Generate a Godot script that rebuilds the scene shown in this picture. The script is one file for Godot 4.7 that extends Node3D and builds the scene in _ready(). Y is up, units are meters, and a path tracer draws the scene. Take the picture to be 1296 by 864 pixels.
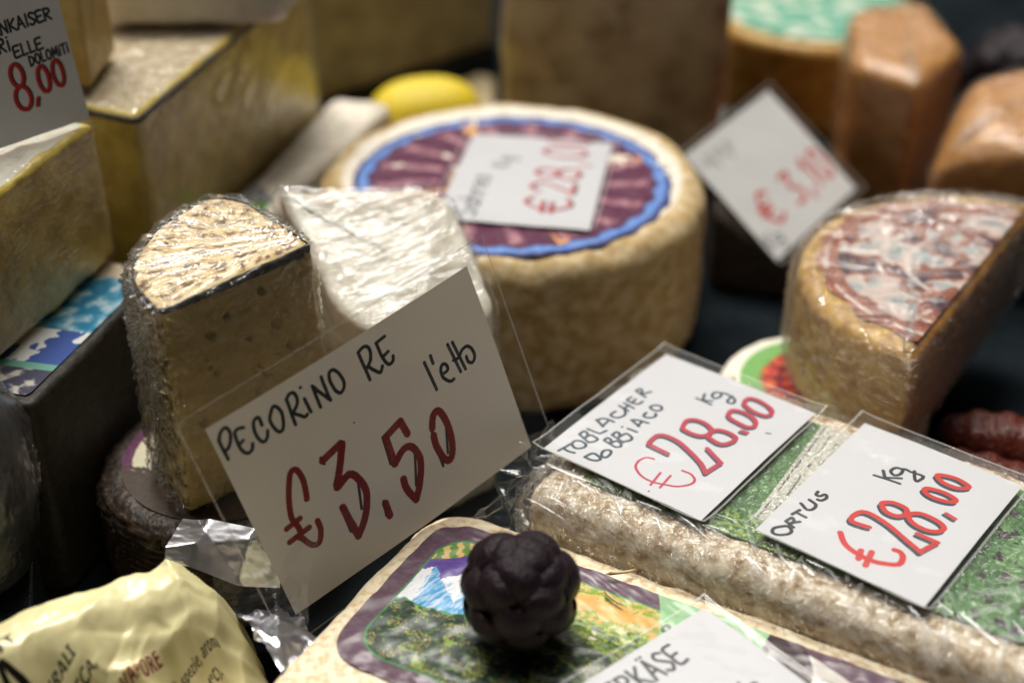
extends Node3D
# A cheese counter seen close up: wedges, wheels and wrapped halves with hand-written price cards.
# x to the right, y up, -z away from the camera; metres. The counter top is y = 0.

var mats := {}
var taken := {}
var crinkle := FastNoiseLite.new()
var lump := FastNoiseLite.new()
var grain := FastNoiseLite.new()

func _ready() -> void:
	# ---------------- camera, sky, sun, exposure
	var cam := Camera3D.new()
	cam.name = "camera"
	add_child(cam)
	cam.position = Vector3(0, 0.51, 0)
	cam.rotation_degrees = Vector3(-32, 0, 0)
	cam.keep_aspect = Camera3D.KEEP_HEIGHT
	var lens := CameraAttributesPhysical.new()
	lens.frustum_focal_length = 50.0
	lens.frustum_focus_distance = 0.69
	lens.frustum_near = 0.02
	lens.frustum_far = 60.0
	lens.exposure_aperture = 2.8
	cam.attributes = lens
	cam.fov = 26.99
	cam.near = 0.02
	cam.far = 60.0
	cam.current = true
	var env := Environment.new()
	env.background_mode = Environment.BG_SKY
	var sky_mat := ProceduralSkyMaterial.new()
	sky_mat.sky_top_color = Color(0.60, 0.68, 0.80)
	sky_mat.sky_horizon_color = Color(0.95, 0.96, 0.97)
	sky_mat.sky_curve = 0.2
	sky_mat.ground_bottom_color = Color(0.16, 0.15, 0.14)
	sky_mat.ground_horizon_color = Color(0.26, 0.25, 0.24)
	sky_mat.sky_energy_multiplier = 0.16
	sky_mat.ground_energy_multiplier = 0.4
	sky_mat.sun_angle_max = 1.0
	var sky := Sky.new()
	sky.sky_material = sky_mat
	env.sky = sky
	env.tonemap_mode = Environment.TONE_MAPPER_LINEAR
	env.tonemap_exposure = 1.25
	env.sdfgi_enabled = true
	env.ssao_enabled = true
	env.ssil_enabled = true
	var world := WorldEnvironment.new()
	world.name = "world"
	world.environment = env
	add_child(world)
	var sun := DirectionalLight3D.new()
	sun.name = "sun"
	sun.light_energy = 1.1
	sun.light_color = Color(1.0, 0.98, 0.95)
	sun.light_angular_distance = 32.0
	sun.shadow_enabled = true
	add_child(sun)
	sun.look_at_from_position(Vector3(-0.14, 1.0, -0.38), Vector3.ZERO)

	crinkle.seed = 11
	crinkle.noise_type = FastNoiseLite.TYPE_SIMPLEX
	crinkle.frequency = 1.0
	crinkle.fractal_type = FastNoiseLite.FRACTAL_RIDGED
	crinkle.fractal_octaves = 2
	lump.seed = 5
	lump.noise_type = FastNoiseLite.TYPE_SIMPLEX_SMOOTH
	lump.frequency = 1.0
	lump.fractal_type = FastNoiseLite.FRACTAL_FBM
	lump.fractal_octaves = 3
	grain.seed = 23
	grain.noise_type = FastNoiseLite.TYPE_SIMPLEX
	grain.frequency = 1.0
	grain.fractal_type = FastNoiseLite.FRACTAL_FBM
	grain.fractal_octaves = 4
	make_materials()
	setting()
	big_wheel()
	front_cheese()
	wrapped_block()
	left_side()
	middle()
	right_side()
	background()
	price_cards()
	yellow_bag()

# ---------------------------------------------------------------- naming
func numbered(called: String) -> String:
	if not taken.has(called):
		taken[called] = 0
		return called
	taken[called] += 1
	return "%s_%03d" % [called, taken[called]]

func thing(called: String, label: String, category: String, at := Vector3.ZERO, group := "") -> Node3D:
	var o := Node3D.new()
	o.name = numbered(called)
	add_child(o)
	o.position = at
	o.set_meta("label", label)
	o.set_meta("category", category)
	if group != "":
		o.set_meta("group", group)
	return o

func part(called: String, mesh: Mesh, m: Material, parent: Node3D, at := Vector3.ZERO) -> MeshInstance3D:
	var o := MeshInstance3D.new()
	o.name = called
	o.mesh = mesh
	if m:
		o.material_override = m
	parent.add_child(o, true)
	o.position = at
	return o

# a part whose mesh is measured from the counter's origin
func wpart(called: String, mesh: Mesh, m: Material, parent: Node3D) -> MeshInstance3D:
	return part(called, mesh, m, parent, -parent.position)

func V(x: float, z: float) -> Vector2:
	return Vector2(x, z)

# ---------------------------------------------------------------- textures and materials
func lin(r: float, g: float, b: float) -> Color:
	return Color(r, g, b).linear_to_srgb()

func noise_tex(s: int, freq: float, ramp: Array, size := 512, fractal := FastNoiseLite.FRACTAL_FBM, octaves := 5, kind := FastNoiseLite.TYPE_SIMPLEX) -> NoiseTexture2D:
	var n := FastNoiseLite.new()
	n.seed = s
	n.noise_type = kind
	n.frequency = freq
	n.fractal_type = fractal
	n.fractal_octaves = octaves
	var t := NoiseTexture2D.new()
	t.width = size
	t.height = size
	t.seamless = true
	t.noise = n
	if ramp.size() > 0:
		var g := Gradient.new()
		var o := PackedFloat32Array()
		var c := PackedColorArray()
		for k in ramp.size():
			o.append(ramp[k][0])
			c.append(ramp[k][1])
		g.offsets = o
		g.colors = c
		t.color_ramp = g
	return t

func tri(tex: Texture2D, scale: float, rough: float, bump: Texture2D = null, bump_cm := 0.0, sss := 0.0) -> StandardMaterial3D:
	var m := StandardMaterial3D.new()
	m.albedo_texture = tex
	m.uv1_triplanar = true
	m.uv1_triplanar_sharpness = 4.0
	m.uv1_scale = Vector3.ONE * scale
	m.roughness = rough
	if bump:
		m.heightmap_enabled = true
		m.heightmap_texture = bump
		m.heightmap_scale = bump_cm
	if sss > 0.0:
		m.subsurf_scatter_enabled = true
		m.subsurf_scatter_strength = sss
	return m

func flat(c: Color, rough: float) -> StandardMaterial3D:
	var m := StandardMaterial3D.new()
	m.albedo_color = c
	m.roughness = rough
	return m

func printed(tex: Texture2D, rough: float) -> StandardMaterial3D:
	var m := StandardMaterial3D.new()
	m.albedo_texture = tex
	m.roughness = rough
	return m

func make_materials() -> void:
	var fine := noise_tex(3, 0.05, [[0.0, Color(0, 0, 0)], [1.0, Color(1, 1, 1)]])
	var pits := noise_tex(4, 0.035, [[0.0, Color(0, 0, 0)], [0.35, Color(0.5, 0.5, 0.5)], [1.0, Color(1, 1, 1)]], 512, FastNoiseLite.FRACTAL_FBM, 4)
	var fibre := noise_tex(6, 0.04, [[0.0, Color(0, 0, 0)], [1.0, Color(1, 1, 1)]], 512, FastNoiseLite.FRACTAL_RIDGED, 4)
	# pale rind of the cheese in front: cream with small tan flecks
	mats.cream_rind = tri(noise_tex(7, 0.02, [[0.0, lin(0.58, 0.40, 0.20)], [0.34, lin(0.70, 0.55, 0.34)], [0.46, lin(0.76, 0.65, 0.46)], [1.0, lin(0.81, 0.73, 0.58)]], 1024), 7.0, 0.6, pits, 0.05, 0.12)
	# the big wheel: chalky top, mottled side
	mats.chalk_rind = tri(noise_tex(8, 0.02, [[0.0, lin(0.55, 0.47, 0.36)], [0.45, lin(0.72, 0.66, 0.55)], [1.0, lin(0.80, 0.75, 0.66)]], 512), 7.0, 0.75, pits, 0.04)
	mats.mottled_rind = tri(noise_tex(9, 0.014, [[0.0, lin(0.36, 0.23, 0.085)], [0.34, lin(0.47, 0.33, 0.15)], [0.55, lin(0.53, 0.40, 0.21)], [1.0, lin(0.68, 0.57, 0.39)]], 1024), 4.5, 0.8, pits, 0.07)
	# grey-beige hairy rind under the film
	mats.hairy_rind = tri(noise_tex(10, 0.010, [[0.0, lin(0.22, 0.14, 0.07)], [0.34, lin(0.42, 0.32, 0.20)], [0.55, lin(0.60, 0.51, 0.38)], [1.0, lin(0.76, 0.71, 0.60)]], 1024), 8.0, 0.85, fibre, 0.05)
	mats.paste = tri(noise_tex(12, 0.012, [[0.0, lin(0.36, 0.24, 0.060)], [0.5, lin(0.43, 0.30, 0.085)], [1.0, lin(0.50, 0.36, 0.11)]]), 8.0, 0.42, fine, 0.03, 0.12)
	mats.olive_paste = tri(noise_tex(13, 0.010, [[0.0, lin(0.34, 0.24, 0.028)], [0.40, lin(0.45, 0.33, 0.046)], [0.6, lin(0.52, 0.39, 0.065)], [1.0, lin(0.61, 0.49, 0.13)]]), 7.0, 0.4, fine, 0.03, 0.06)
	mats.tan_top = tri(noise_tex(14, 0.02, [[0.0, lin(0.28, 0.20, 0.10)], [0.5, lin(0.39, 0.31, 0.18)], [1.0, lin(0.49, 0.41, 0.26)]]), 8.0, 0.55, pits, 0.05)
	mats.amber_paste = tri(noise_tex(15, 0.014, [[0.0, lin(0.28, 0.10, 0.014)], [0.4, lin(0.42, 0.18, 0.026)], [1.0, lin(0.55, 0.28, 0.05)]]), 9.0, 0.4, fine, 0.02, 0.2)
	mats.amber_rind = tri(noise_tex(16, 0.02, [[0.0, lin(0.28, 0.13, 0.022)], [0.5, lin(0.50, 0.285, 0.050)], [1.0, lin(0.62, 0.40, 0.11)]]), 6.0, 0.5, pits, 0.03, 0.15)
	mats.white_paste = tri(noise_tex(17, 0.012, [[0.0, lin(0.52, 0.48, 0.38)], [0.5, lin(0.60, 0.56, 0.46)], [1.0, lin(0.66, 0.63, 0.54)]]), 8.0, 0.45, fine, 0.03, 0.3)
	mats.grey_rind = tri(noise_tex(18, 0.012, [[0.0, lin(0.18, 0.15, 0.08)], [0.45, lin(0.30, 0.26, 0.15)], [1.0, lin(0.42, 0.37, 0.24)]]), 4.0, 0.7, pits, 0.1)
	mats.taupe_rind = tri(noise_tex(19, 0.010, [[0.0, lin(0.30, 0.22, 0.15)], [0.5, lin(0.56, 0.46, 0.34)], [1.0, lin(0.66, 0.57, 0.45)]]), 4.0, 0.7, pits, 0.1)
	mats.brown_rind = tri(noise_tex(20, 0.008, [[0.0, lin(0.04, 0.02, 0.012)], [0.30, lin(0.20, 0.11, 0.04)], [0.42, lin(0.50, 0.35, 0.15)], [0.7, lin(0.64, 0.50, 0.27)], [1.0, lin(0.70, 0.58, 0.38)]], 1024), 12.0, 0.6)
	mats.black_rind = tri(noise_tex(21, 0.03, [[0.0, lin(0.010, 0.007, 0.005)], [0.6, lin(0.035, 0.022, 0.014)], [1.0, lin(0.12, 0.07, 0.035)]]), 10.0, 0.55, pits, 0.06)
	mats.black_wax = tri(noise_tex(22, 0.03, [[0.0, lin(0.006, 0.007, 0.010)], [1.0, lin(0.022, 0.024, 0.030)]]), 8.0, 0.3, fine, 0.03)
	mats.dark_side = tri(noise_tex(24, 0.02, [[0.0, lin(0.012, 0.011, 0.008)], [1.0, lin(0.034, 0.030, 0.020)]]), 8.0, 0.6, pits, 0.05)
	mats.counter = tri(noise_tex(25, 0.01, [[0.0, lin(0.006, 0.008, 0.010)], [1.0, lin(0.014, 0.019, 0.022)]]), 3.0, 0.55, fine, 0.01)
	mats.counter.metallic_specular = 0.0
	mats.lemon = tri(noise_tex(26, 0.06, [[0.0, lin(0.74, 0.54, 0.015)], [1.0, lin(0.86, 0.68, 0.03)]]), 18.0, 0.4, fine, 0.06)
	mats.dry_red = tri(noise_tex(27, 0.03, [[0.0, lin(0.025, 0.003, 0.002)], [0.5, lin(0.08, 0.010, 0.005)], [1.0, lin(0.22, 0.045, 0.016)]]), 14.0, 0.35, pits, 0.1)
	mats.bract = tri(noise_tex(28, 0.04, [[0.0, lin(0.003, 0.0015, 0.002)], [0.5, lin(0.009, 0.0035, 0.007)], [0.8, lin(0.024, 0.009, 0.018)], [1.0, lin(0.05, 0.05, 0.025)]]), 22.0, 0.42, fine, 0.05)
	mats.bract.metallic_specular = 0.35
	mats.orange_rind = tri(noise_tex(29, 0.03, [[0.0, lin(0.30, 0.06, 0.01)], [1.0, lin(0.55, 0.18, 0.04)]]), 10.0, 0.5, pits, 0.05)
	mats.white_paper = flat(lin(0.76, 0.76, 0.76), 0.5)
	# clear cling film, pulled tight and creased
	var f := StandardMaterial3D.new()
	f.transparency = BaseMaterial3D.TRANSPARENCY_ALPHA
	f.albedo_color = Color(0.92, 0.94, 0.95, 0.025)
	f.roughness = 0.07
	f.cull_mode = BaseMaterial3D.CULL_DISABLED
	mats.film = f
	var fold := f.duplicate() as StandardMaterial3D
	fold.albedo_color = Color(0.95, 0.96, 0.97, 0.10)
	mats.fold = fold
	mats.creased = noise_tex(31, 0.02, [[0.0, Color(0, 0, 0)], [0.55, Color(0.25, 0.25, 0.25)], [1.0, Color(1, 1, 1)]], 512, FastNoiseLite.FRACTAL_RIDGED, 3)
	var p := f.duplicate() as StandardMaterial3D
	p.albedo_color = Color(0.9, 0.95, 0.93, 0.015)
	p.roughness = 0.05
	p.metallic_specular = 0.4
	mats.sleeve = p
	var dull := p.duplicate() as StandardMaterial3D
	dull.metallic_specular = 0.12
	mats.old_sleeve = dull
	var q := p.duplicate() as StandardMaterial3D
	q.albedo_color = Color(0.95, 0.95, 0.93, 0.22)
	q.roughness = 0.2
	mats.weld = q
	var foil := flat(Color(0.80, 0.80, 0.82), 0.28)
	foil.metallic = 0.9
	mats.foil = foil

func paint(w: int, h: int, f: Callable) -> Image:
	var data := PackedByteArray()
	data.resize(w * h * 3)
	var k := 0
	for y in h:
		for x in w:
			var c: Color = f.call((x + 0.5) / w, (y + 0.5) / h)
			data[k] = clampi(int(c.r * 255.0), 0, 255)
			data[k + 1] = clampi(int(c.g * 255.0), 0, 255)
			data[k + 2] = clampi(int(c.b * 255.0), 0, 255)
			k += 3
	return Image.create_from_data(w, h, false, Image.FORMAT_RGB8, data)

func finish(img: Image) -> ImageTexture:
	img.generate_mipmaps()
	return ImageTexture.create_from_image(img)

func stroke(img: Image, a: Vector2, b: Vector2, r: float, c: Color) -> void:
	var x0 := maxi(0, int(minf(a.x, b.x) - r - 1.5))
	var x1 := mini(img.get_width() - 1, int(maxf(a.x, b.x) + r + 1.5))
	var y0 := maxi(0, int(minf(a.y, b.y) - r - 1.5))
	var y1 := mini(img.get_height() - 1, int(maxf(a.y, b.y) + r + 1.5))
	var d := b - a
	var l := maxf(d.length_squared(), 1e-6)
	for y in range(y0, y1 + 1):
		for x in range(x0, x1 + 1):
			var p := Vector2(x, y)
			var t := clampf((p - a).dot(d) / l, 0.0, 1.0)
			var q := r + 0.5 - p.distance_to(a + d * t)
			if q > 0.0:
				var wet := 0.90 + 0.22 * grain.get_noise_2d(x * 0.05, y * 0.05) + 0.12 * grain.get_noise_2d(x * 0.31, y * 0.31)
				img.set_pixel(x, y, img.get_pixel(x, y).lerp(c, minf(q, 1.0) * clampf(wet, 0.84, 1.0)))

# hand lettering: strokes in thousandths of the card's width and height, line width in mm
func handwrite(img: Image, which: String, w: float, h: float) -> void:
	var ink := {"ink": lin(0.010, 0.013, 0.017), "navy": lin(0.016, 0.035, 0.052), "red": lin(0.50, 0.022, 0.018), "rose": lin(0.40, 0.018, 0.045), "backlit_red": lin(0.16, 0.006, 0.006)}  # the darkest red: red over dark marker, deepened as if backlit
	var sx := img.get_width() / 1000.0
	var sy := img.get_height() / 1000.0
	for g in WRITING[which]:
		var r: float = g[1] * 0.0005 / w * img.get_width()
		for s in g[2]:
			for k in range(0, s.size() - 2, 2):
				stroke(img, Vector2(s[k] * sx, s[k + 1] * sy), Vector2(s[k + 2] * sx, s[k + 3] * sy), r, ink[g[0]])

# printed lettering: a font outline filled into the picture; at = left end of the base line
func print_text(img: Image, text: String, at: Vector2, size: float, angle: float, c: Color, bold := false) -> void:
	var font := SystemFont.new()
	font.font_names = PackedStringArray(["Droid Sans"])
	font.font_weight = 700 if bold else 400
	var tm := TextMesh.new()
	tm.font = font
	tm.text = text
	tm.font_size = 64
	tm.pixel_size = 1.0 / 64.0
	tm.depth = 0.0
	tm.curve_step = 2.0
	tm.horizontal_alignment = HORIZONTAL_ALIGNMENT_LEFT
	var a := tm.get_mesh_arrays()
	if a.is_empty() or a[Mesh.ARRAY_VERTEX] == null:
		return
	var v: PackedVector3Array = a[Mesh.ARRAY_VERTEX]
	var ix: PackedInt32Array = a[Mesh.ARRAY_INDEX] if a[Mesh.ARRAY_INDEX] != null else PackedInt32Array(range(v.size()))
	var cs := cos(angle) * size
	var sn := sin(angle) * size
	for k in range(0, ix.size() - 2, 3):
		var q: Array[Vector2] = []
		for j in 3:
			var p := v[ix[k + j]]
			q.append(at + Vector2(p.x * cs - p.y * sn, -p.x * sn - p.y * cs))
		var x0 := maxi(0, int(floor(minf(q[0].x, minf(q[1].x, q[2].x)))))
		var x1 := mini(img.get_width() - 1, int(ceil(maxf(q[0].x, maxf(q[1].x, q[2].x)))))
		var y0 := maxi(0, int(floor(minf(q[0].y, minf(q[1].y, q[2].y)))))
		var y1 := mini(img.get_height() - 1, int(ceil(maxf(q[0].y, maxf(q[1].y, q[2].y)))))
		for y in range(y0, y1 + 1):
			for x in range(x0, x1 + 1):
				var cover := 0.0
				for j in 4:
					if Geometry2D.point_is_inside_triangle(Vector2(x + 0.25 + 0.5 * (j % 2) - 0.5, y + 0.25 + 0.5 * (j / 2) - 0.5), q[0], q[1], q[2]):
						cover += 0.25
				if cover > 0.0:
					img.set_pixel(x, y, img.get_pixel(x, y).lerp(c, cover))

# ---------------------------------------------------------------- shapes
# a closed outline in x, z with rounded corners; every point knows the edge it lies on
func outline(pts: Array, radius, step: float) -> Dictionary:
	var n := pts.size()
	var area := 0.0
	for i in n:
		area += (pts[i] as Vector2).cross(pts[(i + 1) % n])
	var p := PackedVector2Array()
	var e := PackedInt32Array()
	for i in n:
		var a: Vector2 = pts[(i + n - 1) % n]
		var b: Vector2 = pts[i]
		var c: Vector2 = pts[(i + 1) % n]
		var r0: float = radius[i] if radius is Array else radius
		var r1: float = radius[(i + 1) % n] if radius is Array else radius
		var ra := minf(r0, 0.48 * minf(a.distance_to(b), b.distance_to(c)))
		var s := b + (a - b).normalized() * ra
		var t := b + (c - b).normalized() * ra
		var k_max := maxi(3, int(ra * 2.0 / step))
		for k in k_max:
			var f := float(k) / k_max
			p.append(s.lerp(b, f).lerp(b.lerp(t, f), f))
			e.append((i + n - 1) % n if f < 0.5 else i)
		var d: Vector2 = pts[(i + 2) % n]
		var rb := minf(r1, 0.48 * minf(b.distance_to(c), c.distance_to(d)))
		var u := c + (b - c).normalized() * rb
		var m := maxi(1, int(t.distance_to(u) / step))
		for k in m:
			p.append(t.lerp(u, float(k) / m))
			e.append(i)
	if area < 0.0:
		p.reverse()
		e.reverse()
	return {"p": p, "e": e}

func circle(c: Vector2, r: float, n: int) -> Dictionary:
	var p := PackedVector2Array()
	var e := PackedInt32Array()
	for k in n:
		p.append(c + Vector2.from_angle(TAU * k / n) * r)
		e.append(0)
	return {"p": p, "e": e}

func inset(p: PackedVector2Array, d: float) -> PackedVector2Array:
	var n := p.size()
	var o := PackedVector2Array()
	for i in n:
		var t := (p[(i + 1) % n] - p[(i + n - 1) % n]).normalized()
		o.append(p[i] + Vector2(-t.y, t.x) * d)
	return o

# a solid over an outline from y0 to y1 with rounded edges. moves(p, normal) displaces it; sorts(kind, edge) names the part that a face belongs to (kind 0 bottom, 1 side, 2 top)
func body(ol: Dictionary, y0: float, y1: float, bevel: float, step: float, moves = null, sorts = null, top = null, bevel0 := -1.0) -> Dictionary:
	var base: PackedVector2Array = ol.p
	var edge: PackedInt32Array = ol.e
	var n := base.size()
	var mid := Vector2.ZERO
	for q in base:
		mid += q / n
	var reach := 0.0
	for q in base:
		reach = maxf(reach, q.distance_to(mid))
	var rings: Array = []
	var kinds: Array[int] = []
	var lowb := bevel if bevel0 < 0.0 else bevel0
	var bots := inset(base, lowb)
	var tops := inset(base, bevel)
	var r0 := PackedVector3Array()
	r0.resize(n)
	r0.fill(Vector3(mid.x, y0, mid.y))
	rings.append(r0)
	kinds.append(0)
	for k in 4:
		var a := PI / 2 * k / 4.0
		var r := PackedVector3Array()
		for i in n:
			var q := bots[i].lerp(base[i], sin(a))
			r.append(Vector3(q.x, y0 + lowb * (1.0 - cos(a)), q.y))
		rings.append(r)
		kinds.append(1)
	var m := maxi(1, int((y1 - y0 - bevel - lowb) / step))
	for k in m + 1:
		var r := PackedVector3Array()
		var y := lerpf(y0 + lowb, y1 - bevel, float(k) / m)
		for i in n:
			r.append(Vector3(base[i].x, y, base[i].y))
		rings.append(r)
		kinds.append(1)
	var nb := clampi(int(bevel * 1.6 / step), 4, 10)
	for k in range(1, nb + 1):
		var a := PI / 2 * k / nb
		var r := PackedVector3Array()
		for i in n:
			var q := base[i].lerp(tops[i], 1.0 - cos(a))
			r.append(Vector3(q.x, y1 - bevel * (1.0 - sin(a)), q.y))
		rings.append(r)
		kinds.append(2 if k == nb else 1)
	var mc := maxi(3, int(reach / step))
	for k in range(1, mc + 1):
		var f := 1.0 - float(k) / mc
		var r := PackedVector3Array()
		for i in n:
			var q := mid + (tops[i] - mid) * f
			r.append(Vector3(q.x, y1, q.y))
		rings.append(r)
		kinds.append(2)
	if top != null:
		for k in rings.size():
			for i in n:
				var q: Vector3 = rings[k][i]
				q.y = y0 + (q.y - y0) * (top.call(q.x, q.z) - y0) / (y1 - y0)
				rings[k][i] = q
	return skin(rings, kinds, edge, true, moves, sorts)

# joins rings of points into meshes with smooth normals, one mesh for each part name
func skin(rings: Array, kinds: Array[int], edge: PackedInt32Array, closed: bool, moves = null, sorts = null, uvs: Array = []) -> Dictionary:
	var rn := rings.size()
	var n: int = rings[0].size()
	var nor := normals_of(rings, closed)
	if moves != null:
		for r in rn:
			for i in n:
				rings[r][i] += moves.call(rings[r][i], nor[r][i])
		nor = normals_of(rings, closed)
	var out := {}
	var maps := {}
	var last := n if closed else n - 1
	for r in rn - 1:
		for i in last:
			var j := (i + 1) % n
			var called: String = sorts.call(kinds[r], edge[i]) if sorts != null else "body"
			if called == "":
				continue
			if not out.has(called):
				out[called] = {"v": PackedVector3Array(), "n": PackedVector3Array(), "u": PackedVector2Array(), "x": PackedInt32Array()}
				var mm := PackedInt32Array()
				mm.resize(rn * n)
				mm.fill(-1)
				maps[called] = mm
			var o: Dictionary = out[called]
			var mp: PackedInt32Array = maps[called]
			var ids: Array[int] = []
			for c in [[r, i], [r, j], [r + 1, j], [r + 1, i]]:
				var key: int = c[0] * n + c[1]
				if mp[key] < 0:
					mp[key] = o.v.size()
					o.v.append(rings[c[0]][c[1]])
					o.n.append(nor[c[0]][c[1]])
					if uvs.size() > 0:
						o.u.append(uvs[c[0]][c[1]])
				ids.append(mp[key])
			maps[called] = mp
			tri_in(o, ids[0], ids[1], ids[2])
			tri_in(o, ids[0], ids[2], ids[3])
	var made := {}
	for called in out:
		made[called] = mesh_of(out[called])
	return made

func tri_in(o: Dictionary, a: int, b: int, c: int) -> void:
	var v: PackedVector3Array = o.v
	var f: Vector3 = (v[b] - v[a]).cross(v[c] - v[a])
	if f.length_squared() < 1e-20:
		return
	var nn: Vector3 = o.n[a] + o.n[b] + o.n[c]
	if f.dot(nn) > 0.0:
		o.x.append_array(PackedInt32Array([a, c, b]))
	else:
		o.x.append_array(PackedInt32Array([a, b, c]))

func mesh_of(o: Dictionary) -> ArrayMesh:
	var a := []
	a.resize(Mesh.ARRAY_MAX)
	a[Mesh.ARRAY_VERTEX] = o.v
	a[Mesh.ARRAY_NORMAL] = o.n
	if o.u.size() > 0:
		a[Mesh.ARRAY_TEX_UV] = o.u
	a[Mesh.ARRAY_INDEX] = o.x
	var m := ArrayMesh.new()
	m.add_surface_from_arrays(Mesh.PRIMITIVE_TRIANGLES, a)
	return m

func normals_of(rings: Array, closed: bool) -> Array:
	var rn := rings.size()
	var n: int = rings[0].size()
	var out: Array = []
	for r in rn:
		var o := PackedVector3Array()
		o.resize(n)
		var up: PackedVector3Array = rings[mini(r + 1, rn - 1)]
		var dn: PackedVector3Array = rings[maxi(r - 1, 0)]
		var me: PackedVector3Array = rings[r]
		for i in n:
			var j := (i + 1) % n if closed else mini(i + 1, n - 1)
			var k := (i + n - 1) % n if closed else maxi(i - 1, 0)
			var along := me[j] - me[k]
			if along.length_squared() < 1e-14:
				along = up[j] - up[k] + dn[j] - dn[k]
			var x := (up[i] - dn[i]).cross(along)
			o[i] = x.normalized() if x.length_squared() > 1e-22 else Vector3.UP
		out.append(o)
	# the fan at either end points along the axis
	for r in [0, rn - 1]:
		var flat_ring := true
		for i in n:
			if rings[r][i].distance_squared_to(rings[r][0]) > 1e-14:
				flat_ring = false
				break
		if flat_ring and closed:
			var s := Vector3.ZERO
			var q: Array = out[1 if r == 0 else rn - 2]
			for i in n:
				s += q[i]
			for i in n:
				out[r][i] = s.normalized()
	return out

# a sheet laid over an outline at height y, printed: uv runs along two axes from a corner
func sheet(ol: Dictionary, y: float, corner: Vector2, ux: Vector2, vx: Vector2, step: float, lift = null) -> ArrayMesh:
	var base: PackedVector2Array = ol.p
	var n := base.size()
	var mid := Vector2.ZERO
	for q in base:
		mid += q / n
	var reach := 0.0
	for q in base:
		reach = maxf(reach, q.distance_to(mid))
	var mc := maxi(3, int(reach / step))
	var rings: Array = []
	var uvs: Array = []
	var kinds: Array[int] = []
	for k in mc + 1:
		var f := 1.0 - float(k) / mc
		var r := PackedVector3Array()
		var w := PackedVector2Array()
		for i in n:
			var q := mid + (base[i] - mid) * f
			var h: float = lift.call(q.x, q.y) if lift != null else 0.0
			r.append(Vector3(q.x, y + h, q.y))
			var d := q - corner
			w.append(Vector2(d.dot(ux) / ux.length_squared(), d.dot(vx) / vx.length_squared()))
		rings.append(r)
		uvs.append(w)
		kinds.append(2)
	var made := skin(rings, kinds, ol.e, true, null, null, uvs)
	var m: ArrayMesh = made.body
	return m

# a bent rectangular sheet in its own x, y plane, uv from the top left; bend(u, v) moves it along z
func leaf(w: float, h: float, nu: int, nv: int, bend = null) -> ArrayMesh:
	var rings: Array = []
	var uvs: Array = []
	var kinds: Array[int] = []
	var e := PackedInt32Array()
	e.resize(nu + 1)
	for j in nv + 1:
		var r := PackedVector3Array()
		var q := PackedVector2Array()
		for i in nu + 1:
			var u := float(i) / nu
			var v := float(j) / nv
			var z: float = bend.call(u, v) if bend != null else 0.0
			r.append(Vector3((u - 0.5) * w, (0.5 - v) * h, z))
			q.append(Vector2(u, v))
		rings.append(r)
		uvs.append(q)
		kinds.append(2)
	var made := skin(rings, kinds, e, false, null, null, uvs)
	return made.body

# creases of stretched film: along is the direction of the pull, k the number of creases per metre across and along it
func creases(amp: float, along: Vector3, across_k: float, along_k: float, s: float) -> Callable:
	var a := along.normalized()
	return func(p: Vector3, n: Vector3) -> Vector3:
		var t := p.dot(a)
		var q := (p - a * t) * across_k + a * (t * along_k) + Vector3(s, s * 0.7, -s)
		var c := crinkle.get_noise_3dv(q)
		var b := crinkle.get_noise_3dv(q * 2.7 + Vector3(9, 4, 1))
		return n * amp * (0.65 * c + 0.35 * b)

# film whose fine creases run along one of the axes: k is the number of texture repeats per metre on x, y, z
func creased_film(k: Vector3, relief := 0.14) -> StandardMaterial3D:
	var m := mats.film.duplicate() as StandardMaterial3D
	m.uv1_triplanar = true
	m.uv1_scale = k
	m.heightmap_enabled = true
	m.heightmap_texture = mats.creased
	m.heightmap_scale = relief
	return m

func film_over(parent: Node3D, ol: Dictionary, y0: float, y1: float, bevel: float, step: float, gap: float, moves, top = null, fine := Vector3(14, 14, 14), relief := 0.14) -> void:
	var o := {"p": inset(ol.p, -gap), "e": ol.e}
	var lid := func(x: float, z: float) -> float: return top.call(x, z) + gap
	var made := body(o, y0, y1 + gap, bevel + gap, step, moves, null, lid if top != null else null)
	wpart("cling_film", made.body, creased_film(fine, relief), parent)

# a stiff sheet with a few sharp folds: each fold is [direction in radians, place across the sheet, slope either side]
func folded(w: float, h: float, res: int, folds: Array) -> ArrayMesh:
	var bend := func(u: float, v: float) -> float:
		var z := 0.0004 * lump.get_noise_2d(u * 4.0, v * 4.0)
		for f in folds:
			var d: float = Vector2((u - 0.5) * w, (v - 0.5) * h).dot(Vector2.from_angle(f[0])) - f[1]
			z += sqrt(d * d + 1e-7) * f[2]
		return z
	return leaf(w, h, res, res, bend)

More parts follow.
